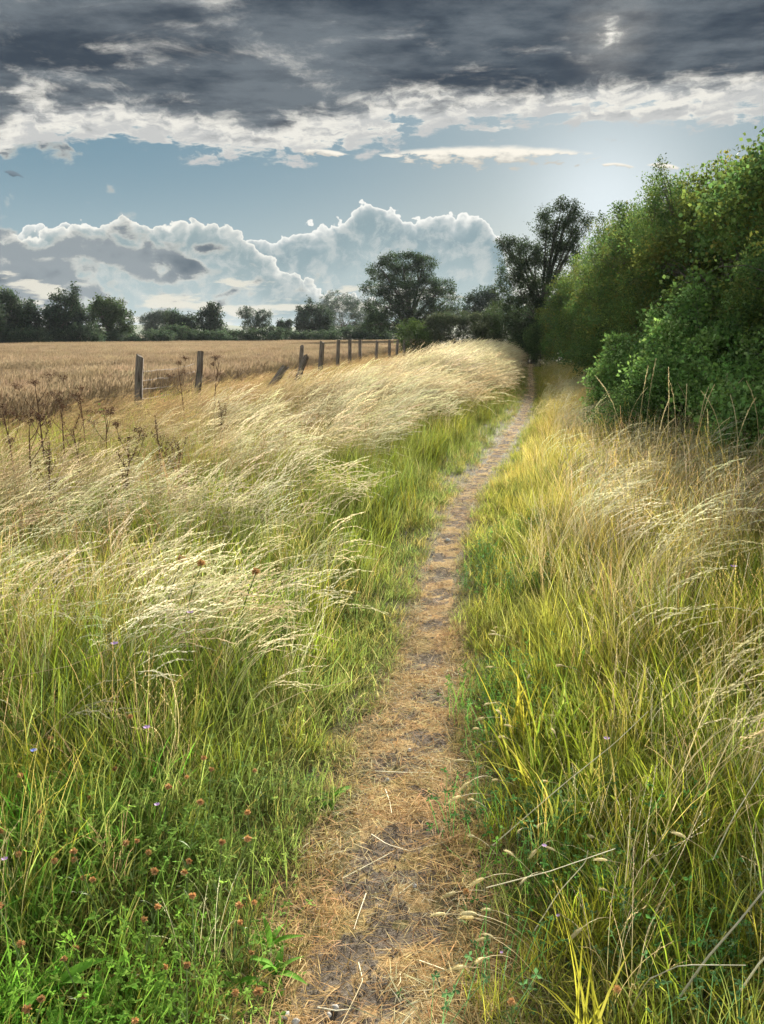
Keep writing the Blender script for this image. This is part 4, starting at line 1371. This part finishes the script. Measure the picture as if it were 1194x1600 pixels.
q = np.concatenate(rows); n = len(q)
pt = np.stack([q[:, 0], q[:, 1], field_z(q[:, 0], q[:, 1])], 1)
zs = 1.0 + 0.07 * vnoise(q[:, 0], q[:, 1], 0.3, 2)
wt_ = pal(n, g, WH, [2, 2, 1], 0.06)
scatter('wheat', 'far_wheat_patches', pt, np.stack([np.zeros(n), np.zeros(n), g.normal(0, .4, n)], 1), np.stack([np.ones(n), np.ones(n), zs], 1), wt_, wt_ * np.array([1.12, 1.12, 1.15]))


# ================================================================== single plants and small things
def ball_head(mb, c, r, g, n=80, length=0.9):
    """a rough round flower head of many little florets"""
    for _ in range(n):
        d = g.normal(0, 1, 3); d /= np.linalg.norm(d); d[2] = d[2] * 0.85 + 0.12
        s = np.cross(d, g.normal(0, 1, 3)); s /= np.linalg.norm(s)
        w = r * 0.30; L = r * length * g.uniform(0.85, 1.25)
        mb.add([c + d * r * .25 - s * w * .6, c + d * r * .25 + s * w * .6, c + d * L + s * w * .5, c + d * L * 1.12, c + d * L - s * w * .5], [(0, 1, 2, 3, 4)])


def variants_clover(i, petal):
    g = np.random.default_rng(3000 + i)
    h = g.uniform(0.20, 0.34)
    st = MB(); p = arc((0, 0, -0.02), g.uniform(0, 6.28), g.uniform(2, 10), g.uniform(8, 30), h, 6)
    tube(st, p, [0.0016] * 5 + [0.0013], 4)
    for q in (2, 3):
        for _ in range(2):
            blade(st, p[q], g.uniform(0, 6.28), 30, 80, g.uniform(.03, .05), 0.006, 4, g, .5)
    hd = MB(); ball_head(hd, p[-1] + np.array([0, 0, 0.004]), 0.0095, g)
    return st.mesh('stem', M_STEMG), hd.mesh('flower_head', petal)


def make_plant(name, label, cat, group, parts):
    t = thing(name, label, cat, (0, 0, 0), 0, group)
    for nm, me in parts: obj(nm, me, t)
    return t


def place(t, x, y, rz=0.0, s=1.0, dz=0.0):
    t.location = (x, y, float(hgt(x, y)) + dz); t.rotation_euler = (0, 0, rz); t.scale = (s, s, s)


# brown clover heads in the low herbage on the left
protos = [make_plant('clover', 'withered clover with a round rusty brown head in the green herbage at lower left', 'clover', 'withered clover heads in the lower left herbage',
                     [('stem', a), ('flower_head', b)]) for a, b in (variants_clover(i, M_RUST) for i in range(5))]
g = np.random.default_rng(3050)
spots = [(282, 1310), (350, 1308), (118, 1310), (175, 1310), (280, 1286), (300, 1325), (195, 1325), (165, 1335), (105, 1410), (45, 1290), (63, 1170), (75, 1235), (150, 1235), (28, 1285), (420, 1180), (300, 1185), (318, 1230), (255, 1185),
         (165, 1195), (205, 1168), (240, 1398), (205, 1428), (270, 1448), (268, 1560), (255, 1572), (128, 1520), (285, 1530), (345, 1470), (390, 1235), (355, 1390), (110, 1345), (330, 1350), (12, 1315), (8, 1435), (45, 1455), (72, 1560), (135, 1488),
         (375, 1345), (395, 1360), (310, 1205), (230, 1345), (160, 1360), (60, 1330), (95, 1265), (25, 1580), (185, 1545), (300, 1430), (215, 1290), (135, 1280), (250, 1240), (405, 1420), (340, 1560)]
for i, (px, py) in enumerate(spots):
    x, y = pix_ground(px, py, 0.27 + 0.0)
    t = protos[i] if i < 5 else copy_tree(protos[i % 5])
    place(t, x, y, g.uniform(0, 6.28), g.uniform(0.72, 1.05))
# a taller pair of rusty heads by the plumed grass
for (px, py, lab) in [(232, 890, 'taller clover with a pair of pinkish brown heads among the plumed grass at left'), (262, 895, 'clover head just right of the tall pinkish brown pair among the plumes'), (345, 905, 'lone pinkish brown clover head beside the dark green tussock')]:
    x, y = pix_ground(px, py, 0.55)
    t = copy_tree(protos[1]); place(t, x, y, 1.0, 1.9); t['label'] = lab
# reddish heads in the right-hand grass
for (px, py, lab) in [(806, 1520, 'brown clover head low in the grass right of the path, upper of three'), (840, 1592, 'brown clover head at the bottom edge right of the path'), (968, 1520, 'brown clover head deep in the yellow green blades at lower right'),
                      (735, 1350, 'small brown clover head beside the fuzzy seed heads on the right verge')]:
    x, y = pix_ground(px, py, 0.2)
    t = copy_tree(protos[2]); place(t, x, y, 1.0, 0.9); t['label'] = lab


# little mauve and blue flowers
def flower_parts(i, petal):
    g = np.random.default_rng(3100 + i)
    st = MB(); p = arc((0, 0, -0.02), g.uniform(0, 6.28), 4, 20, 0.3, 6); tube(st, p, 0.0014, 4)
    fl = MB(); c = p[-1]
    for q in range(6):
        a = q * 1.047; d = np.array([math.cos(a), math.sin(a), .45]); s = np.array([-math.sin(a), math.cos(a), 0]); L = 0.011
        fl.add([c, c + d * L * .6 + s * L * .42, c + d * L, c + d * L * .6 - s * L * .42], [(0, 1, 2, 3)])
    return st.mesh('stem', M_STEMG), fl.mesh('petals', petal)


for i, (px, py, h, m, lab) in enumerate([
        (45, 1191, 0.30, M_BLUE, 'tiny blue flower in the herbage near the left edge'), (255, 1137, 0.34, M_PURPLE, 'mauve flower in front of the plumed grass at left'), (290, 950, 0.45, M_PURPLE, 'mauve flower high among the pale plumes at left'),
        (170, 1037, 0.42, M_PURPLE, 'pale mauve flower under the drooping plumes at left'), (268, 1264, 0.24, M_PURPLE, 'mauve flower in the middle of the lower left herbage'), (37, 1363, 0.24, M_PURPLE, 'lilac flower low by the left edge'),
        (960, 1176, 0.3, M_PURPLE, 'mauve pink flower in the grass at middle right'), (871, 1318, 0.2, M_PURPLE, 'pink flower in the grass at lower right'), (789, 1461, 0.12, M_PURPLE, 'pink flower close to the path at lower right'),
        (883, 1415, 0.15, M_PURPLE, 'dim pink flower among green blades at lower right'), (1115, 908, 0.45, M_PURPLE, 'mauve flower at the far right edge of the grass')]):
    a, b = flower_parts(i, m)
    t = make_plant('wild_flower', lab, 'flower', 'small wild flowers in the grass', [('stem', a), ('petals', b)])
    x, y = pix_ground(px, py, h); place(t, x, y, 0, h / 0.29)


# fuzzy seed heads on bowed stalks along the right verge
def fuzzy_parts(i):
    g = np.random.default_rng(3200 + i)
    L = g.uniform(.26, .42)
    st = MB(); p = arc((0, 0, -0.02), math.pi + g.normal(0, .5), g.uniform(5, 25), g.uniform(70, 115), L, 9, 1.3)
    tube(st, p, 0.0008, 3)
    hd = MB(); d = p[-1] - p[-2]; d /= np.linalg.norm(d)
    hl = g.uniform(.032, .05); r = 0.0055
    t_ = np.linspace(0, 1, 7)
    droop = np.stack([np.zeros(7), np.zeros(7), -0.010 * t_ ** 2], 1)
    q = p[-1] + d * (t_ * hl)[:, None] + droop
    tube(hd, q, r * np.sin(np.pi * (0.12 + 0.80 * t_)) ** 0.7, 6)
    for _ in range(60):
        u = g.random(); j = min(int(u * 6), 5); b = q[j] + (q[j + 1] - q[j]) * (u * 6 - j)
        s = g.normal(0, 1, 3); s -= d * s.dot(d); s /= np.linalg.norm(s); w = np.cross(d, s)
        e = b + s * r * 1.35 + d * 0.011
        hd.add([b + s * r * .6 + w * .0006, b + s * r * .6 - w * .0006, e], [(0, 1, 2)])
    return st.mesh('stalk', M_STRAW), hd.mesh('seed_head', M_FUZZ)


fz = [make_plant('fuzzy_grass', 'bowed stalk with a pale fuzzy seed head hanging over the right edge of the path', 'grass stalk', 'fuzzy seed heads along the right side of the path', [('stalk', a), ('seed_head', b)]) for a, b in (fuzzy_parts(i) for i in range(6))]
g = np.random.default_rng(3250)
spots = [(688, 1390), (705, 1392), (728, 1390), (695, 1418), (732, 1418), (728, 1456), (752, 1300), (728, 1302), (690, 1232), (720, 1228), (705, 1188), (728, 1135), (706, 1160), (690, 1150), (670, 1105), (715, 1110), (745, 1085), (712, 1075), (725, 1060),
         (700, 1095), (688, 1290), (760, 1230), (778, 1250), (790, 1175), (770, 1130), (800, 1110), (752, 1150), (735, 1180), (780, 1075), (765, 1040), (742, 1015), (790, 1020), (820, 1150), (815, 1200), (840, 1095), (735, 985), (770, 990), (800, 960), (745, 950),
         (860, 1040), (700, 1330), (755, 1350), (826, 1340), (855, 1370), (880, 1330), (905, 1390), (1005, 1550), (1060, 1380), (932, 1352), (830, 1250), (865, 1235), (900, 1180), (720, 1470), (745, 1420)]
for i, (px, py) in enumerate(spots):
    x, y = pix_ground(px, py, 0.20)
    t = fz[i] if i < 6 else copy_tree(fz[i % 6])
    place(t, x + 0.20 + 0.012 * y, y, g.normal(0, .6), g.uniform(0.6, 1.0))


# tall dead weeds on the left, dark branching stems with seed clusters
def weed_parts(i, h, style):
    g = np.random.default_rng(3300 + i)
    st = MB(); sd_ = MB()
    p = arc((0, 0, -0.05), g.uniform(0, 6.28), 1, g.uniform(4, 16), h, 10)
    tube(st, p, np.linspace(0.011, 0.0045, 10), 5)
    def cluster(c, r, n):
        for _ in range(n):
            o_ = c + g.normal(0, 1, 3) * r; d = g.normal(0, 1, 3); d /= np.linalg.norm(d); s = np.cross(d, [0.3, .5, .8]); L = 0.009
            sd_.add([o_, o_ + d * L + s * L * .6, o_ + d * L * 2, o_ + d * L - s * L * .6], [(0, 1, 2, 3)])
    if style == 'umbel':
        for b in [9, 8, 7, 6, 5][:g.integers(3, 6)]:
            a = g.uniform(0, 6.28); L = g.uniform(.15, .34) if b < 9 else .04
            q = arc(p[b], a, 42, 20, L, 6); tube(st, q, np.linspace(.0045, .0025, 6), 4)
            for _ in range(9):
                e = q[-1] + np.array([g.normal(0, .035), g.normal(0, .035), .05 + g.normal(0, .008)])
                tube(st, [q[-1], (q[-1] + e) / 2 + [0, 0, .006], e], .0010, 3, False); cluster(e, .012, 14)
    else:
        for b in range(4, 10):
            for _ in range(2):
                a = g.uniform(0, 6.28); q = arc(p[b], a, 38, 15, g.uniform(.10, .24), 5); tube(st, q, .0018, 3)
                for u in range(1, 5): cluster(q[u], .008, 10)
        for u in range(6, 10): cluster(p[u], .010, 14)
    return st.mesh('stem', M_DEAD), sd_.mesh('seed_head', M_SEED)


weeds = [(60, 600, 8.2, 'umbel', 'tallest dead umbel weed, dark branching stems at the left edge before the wheat'), (15, 640, 7.6, 'umbel', 'dead umbel weed cut by the left edge'), (95, 640, 8.6, 'umbel', 'dead umbel weed right of the tallest one'),
         (128, 610, 9.6, 'umbel', 'dead umbel with dark flat head halfway to the first post'), (40, 660, 7.0, 'umbel', 'low wide branching dead weed in front of the tallest one'),
         (120, 660, 7.6, 'dock', 'brown dock spike standing in the grass left of the first post'), (190, 720, 6.6, 'dock', 'brown dock spike below the first post'), (250, 670, 8.0, 'dock', 'dark dock spike between the first two posts'),
         (275, 705, 7.0, 'dock', 'rusty dock spike with dense seeds near the middle of the tall grass'), (200, 690, 7.4, 'umbel', 'dead umbel leaning behind the rusty docks'), (330, 560, 12.5, 'umbel', 'thin dead umbel just right of the second post'),
         (285, 570, 12.0, 'umbel', 'thin dead umbel just left of the second post'), (160, 650, 8.8, 'umbel', 'dead umbel just left of the first post'), (345, 640, 9.5, 'dock', 'brown dock spike right of the second post'),
         (70, 700, 6.4, 'dock', 'short brown dock spike in the grass near the left edge')]
for i, (px, py, y, style, lab) in enumerate(weeds):
    x, z = pix_at(px, py, y)
    h = max(0.6, z - float(hgt(x, y)))
    a, b = weed_parts(i, h, style)
    t = make_plant('dead_weed', lab, 'dead weed', 'dead weeds before the wheat field', [('stem', a), ('seed_head', b)])
    place(t, x, y)

# nettle-like leafy stems by the first post
for i, (px, py, y, lab) in enumerate([(150, 640, 10.2, 'dark leafy nettle stem just left of the first post'), (168, 622, 10.8, 'taller leafy nettle stem beside the first post'), (262, 608, 14.2, 'leafy stem growing through the netting between the posts')]):
    g = np.random.default_rng(3400 + i)
    x, z = pix_at(px, py, y); h = z - float(hgt(x, y))
    st = MB(); p = arc((0, 0, -.05), 2.6, 2, 30, h, 10); tube(st, p, np.linspace(.005, .002, 10), 4)
    lf = MB()
    for b in range(3, 10):
        for a in (0, 3.14):
            az = a + b * 1.57 + g.normal(0, .3); d = np.array([math.cos(az), math.sin(az), -.35]); s = np.array([-math.sin(az), math.cos(az), 0]); L = 0.075 * (1.3 - b / 12)
            lf.add([p[b], p[b] + d * L * .45 + s * L * .3 + [0, 0, .01], p[b] + d * L, p[b] + d * L * .45 - s * L * .3 + [0, 0, .01]], [(0, 1, 2), (0, 2, 3)])
    t = make_plant('nettle', lab, 'nettle', 'nettles by the fence', [('stem', st.mesh('stem', M_STEMG)), ('leaves', lf.mesh('leaves', M_DOCK))])
    t.children[1]['kind'] = 'stuff'
    place(t, x, y)


# broad-leaved weeds in the lower left corner and on the verges
def leaf_mesh(i, L, W):
    g = np.random.default_rng(3500 + i); n = 8
    t = np.linspace(0, 1, n); rise = g.uniform(.5, 1.1); dr = g.uniform(.8, 1.3)
    cx = L * t; cz = L * (rise * t - dr * t ** 2) * 0.8
    w = W * np.sin(np.pi * np.clip(t * .93 + .05, 0, 1)) ** 0.8 * 0.5; w[0] = 0.003; w[-1] = 0.0005
    ww = w * (1 + .12 * np.sin(t * 22))
    a = np.stack([cx, ww, cz + w * .30], 1); b = np.stack([cx, 0 * t, cz], 1); c = np.stack([cx, -ww, cz + w * .30], 1)
    v = np.stack([a, b, c], 1).reshape(-1, 3); f = []
    for q in range(n - 1):
        f += [(3 * q, 3 * q + 1, 3 * q + 4, 3 * q + 3), (3 * q + 1, 3 * q + 2, 3 * q + 5, 3 * q + 4)]
    return new_mesh('leaf', v, f, M_DOCK, True)


LV = [leaf_mesh(i, 0.17 + 0.015 * i, 0.042 + 0.004 * (i % 3)) for i in range(5)]
for i, (px, py, s, nl, lab) in enumerate([
        (30, 1480, 1.1, 8, 'broad leaved dock by the left edge, upper of the lush corner plants'), (80, 1560, 1.2, 9, 'large dock rosette at the bottom left corner'), (12, 1570, 1.0, 7, 'dock rosette half outside the left edge at the bottom'), (150, 1580, 1.0, 8, 'dock rosette at the bottom edge right of the corner'),
        (200, 1545, 0.9, 7, 'plantain in the herbage towards the path at the bottom'), (420, 1440, 0.65, 6, 'small plantain on the left verge close to the path'), (520, 1215, 0.75, 6, 'plantain with upright leaves on the left verge beside the path'),
        (430, 1478, 0.6, 5, 'flat plantain below the small one on the left verge'), (1090, 1525, 0.6, 7, 'bright leafy seedling in the grass at lower right'), (1150, 1500, 0.6, 6, 'bright leafy seedling near the right edge at lower right'), (60, 1430, 0.9, 7, 'dock above the lush corner plants at left'), (370, 1500, 0.6, 6, 'plantain among the clovers near the path at lower left')]):
    g = np.random.default_rng(3550 + i)
    x, y = pix_ground(px, py, 0.06)
    t = thing('broadleaf_weed', lab, 'weed', (x, y, float(hgt(x, y))), g.uniform(0, 6.28), 'broad leaved weeds in the turf'); s *= 0.62; nl += 2; t.scale = (s, s, s)
    for q in range(nl):
        o = obj('leaf', LV[int(g.integers(5))], t, (0, 0, 0.005)); o.rotation_euler = (g.normal(0, .15), -g.uniform(0.1, 1.1), q * 6.28 / nl + g.normal(0, .2)); sc_ = g.uniform(.75, 1.15); o.scale = (sc_, sc_, sc_)


# straws lying on the path, and stones
def straw(pixels, h, r, name, lab, cat, m, group=None):
    p = []
    for (px, py), hh in zip(pixels, h):
        x, y = pix_ground(px, py, hh - 0.03); p.append((x, y, float(hgt(x, y)) + hh))
    p = np.array(p); o0 = p[0].copy()
    # round the polyline off a little
    t = np.linspace(0, len(p) - 1, 3 * len(p)); q = np.stack([np.interp(t, range(len(p)), p[:, c]) for c in range(3)], 1)
    mb = MB(); tube(mb, q - o0, r * np.linspace(1, .6, len(q)), 5)
    o = obj(name, mb.mesh(name, m), None, o0)
    return tag(o, lab, cat, group)


G_ST = 'loose straws lying on the path'
for pts, lab in [
        ([(560, 1494), (567, 1522), (555, 1548), (531, 1596)], 'long kinked straw lying on the bare soil at the bottom of the path'), ([(572, 1386), (560, 1420), (553, 1442)], 'straight pale straw pointing away, mid way up the near path'),
        ([(496, 1566), (525, 1570), (548, 1567)], 'short pale straw lying across the path by the white stone'), ([(625, 1512), (626, 1524), (621, 1532)], 'small curled straw to the right of the kinked one'), ([(580, 1295), (605, 1310), (640, 1320), (690, 1310), (730, 1294)], 'long curved straw crossing the path from the right verge'),
        ([(535, 1365), (570, 1345), (612, 1322)], 'pale straight straw crossing the path diagonally'), ([(586, 1199), (630, 1200), (678, 1201)], 'whitish straw lying straight across the path'), ([(602, 1226), (609, 1245), (612, 1262)], 'short upright-pointing straw above the orange patch'),
        ([(622, 1388), (648, 1368)], 'pale straw at the right side of the path below the dark soil patch'), ([(655, 1492), (680, 1502), (698, 1510)], 'reddish straw slanting down at the right side of the path'), ([(455, 1532), (478, 1498)], 'thin straw slanting on the left side of the path'), ([(590, 1415), (545, 1432)], 'broken straw among the grit')]:
    straw(pts, [0.022] * len(pts), 0.0020, 'straw', lab, 'straw', M_PALE if 'pale' in lab or 'whit' in lab else M_STRAW, G_ST)
# stout pale stalks across the near right corner
straw([(1060, 1592), (1100, 1540), (1150, 1490), (1230, 1400)], [0.10, 0.22, 0.33, 0.48], 0.0030, 'grass_stalk', 'stout straight pale stalk slanting across the bottom right corner, upper one', 'grass stalk', M_PALE, 'stout bleached stalks in the lower right corner')
straw([(1150, 1600), (1180, 1560), (1240, 1500)], [0.10, 0.18, 0.30], 0.0030, 'grass_stalk', 'stout pale stalk in the very corner at bottom right, lower one', 'grass stalk', M_PALE, 'stout bleached stalks in the lower right corner')
for pts, hs_, lab in [
        ([(770, 1320), (880, 1240), (960, 1190), (1010, 1150)], [.08, .25, .34, .4], 'long pale stalk slanting up to the right through the middle right grass'), ([(835, 1460), (872, 1405), (915, 1362), (918, 1345)], [.05, .16, .26, .3], 'bent pale stalk with a sharp kink in the lower right grass'),
        ([(760, 1385), (860, 1370), (960, 1350)], [.15, .2, .2], 'thin pale stalk lying nearly level over the lower right grass'), ([(985, 1330), (1000, 1260), (990, 1245)], [.1, .3, .36], 'upright hooked stalk in the lower right grass'),
        ([(1110, 1390), (1140, 1330), (1180, 1270), (1230, 1190)], [.15, .28, .4, .5], 'pale stalk with seed remains rising to the right edge'), ([(985, 1600), (1010, 1560), (1060, 1545), (1160, 1560)], [.08, .22, .28, .22], 'arching pale stalk along the bottom edge at right'),
        ([(0, 1100), (110, 1085), (300, 985)], [.2, .35, .5], 'long straw-coloured stalk slanting across the left meadow'), ([(20, 1250), (120, 1150), (150, 1118)], [.12, .3, .36], 'tan stalk leaning right in the dark hollow at left'), ([(395, 1130), (470, 1085), (585, 1050)], [.2, .3, .28], 'bowed stalk reaching right over the verge towards the path')]:
    straw(pts, hs_, 0.0016, 'grass_stalk', lab, 'grass stalk', M_PALE if 'pale' in lab else M_STRAW, 'single bleached stalks in the grass')

for i, (px, py, s, lab) in enumerate([(524, 1572, .011, 'small white stone by the short pale straw on the path'), (445, 1588, .013, 'pale stone at the bottom left of the path'), (462, 1596, .010, 'pale chip beside the bottom left stone'), (514, 1584, .008, 'pebble just below the white stone'),
                                      (590, 1410, .007, 'pebble in the grit half way along the near path'), (640, 1170, .010, 'grey stone in the dark soil patch'), (605, 1216, .009, 'grey pebble left of the dark soil patch'), (648, 1380, .008, 'pebble at the right of the near path'), (700, 845, .022, 'dark lump of soil in the path far ahead')]):
    g = np.random.default_rng(3700 + i)
    x, y = pix_ground(px, py, -0.03)
    u = np.array([(math.cos(a) * math.cos(b), math.sin(a) * math.cos(b), math.sin(b) * .7) for b in (-1.2, -.4, .4, 1.2) for a in np.arange(8) * .785]) * s * g.uniform(.8, 1.2, (32, 1))
    f = [(r_ * 8 + j, r_ * 8 + (j + 1) % 8, r_ * 8 + 8 + (j + 1) % 8, r_ * 8 + 8 + j) for r_ in range(3) for j in range(8)] + [tuple(range(8))[::-1], tuple(range(24, 32))]
    o = obj('stone', new_mesh('stone', u, f, M_STONE, True), None, (x, y, float(hgt(x, y)) + .012)); tag(o, lab, 'stone', 'stones lying on the path')


# tall single stalks standing against the brambles
def stalk_parts(i):
    g = np.random.default_rng(3800 + i); st = MB(); hd = MB()
    p = arc((0, 0, -.03), g.uniform(0, 6.28), 1, g.uniform(8, 60), g.uniform(.95, 1.2), 12, 3.0)
    tube(st, p, np.linspace(.0030, .0016, 12), 4)
    spikelets(hd, p, g, .22, 70, .022, .004, .16, .5)
    return st.mesh('stalk', M_STRAW), hd.mesh('seed_head', M_FUZZ)
tl = [make_plant('tall_grass_stalk', 'tall straw coloured grass stalk standing up against the dark brambles at right', 'grass stalk', 'tall grass stalks in front of the brambles', [('stalk', a), ('seed_head', b)]) for a, b in (stalk_parts(i) for i in range(6))]
g = np.random.default_rng(3850)
for i in range(26):
    y = g.uniform(5.2, 9.0); px = g.uniform(960, 1190); x = far_at(px, y)
    t = tl[i] if i < 6 else copy_tree(tl[i % 6])
    place(t, x, y, g.uniform(0, 6.28), g.uniform(0.85, 1.1))

# ================================================================== the summer air: one closed box of thin haze round everything
hz = bpy.data.materials.new('haze'); hz.use_nodes = True
hz.node_tree.nodes.clear()
pv = hz.node_tree.nodes.new('ShaderNodeVolumePrincipled')
pv.inputs['Color'].default_value = (0.88, 0.94, 1.0, 1); pv.inputs['Density'].default_value = 0.00014; pv.inputs['Anisotropy'].default_value = 0.0
ho = hz.node_tree.nodes.new('ShaderNodeOutputMaterial'); hz.node_tree.links.new(pv.outputs[0], ho.inputs['Volume'])
v = [(x, y, z) for z in (-3.0, 14.5) for y in (-420, 1800) for x in (-1400, 1400)]
f = [(0, 2, 3, 1), (4, 5, 7, 6), (0, 1, 5, 4), (2, 6, 7, 3), (0, 4, 6, 2), (1, 3, 7, 5)]
o = obj('haze', new_mesh('haze', v, f, hz)); o['kind'] = 'stuff'
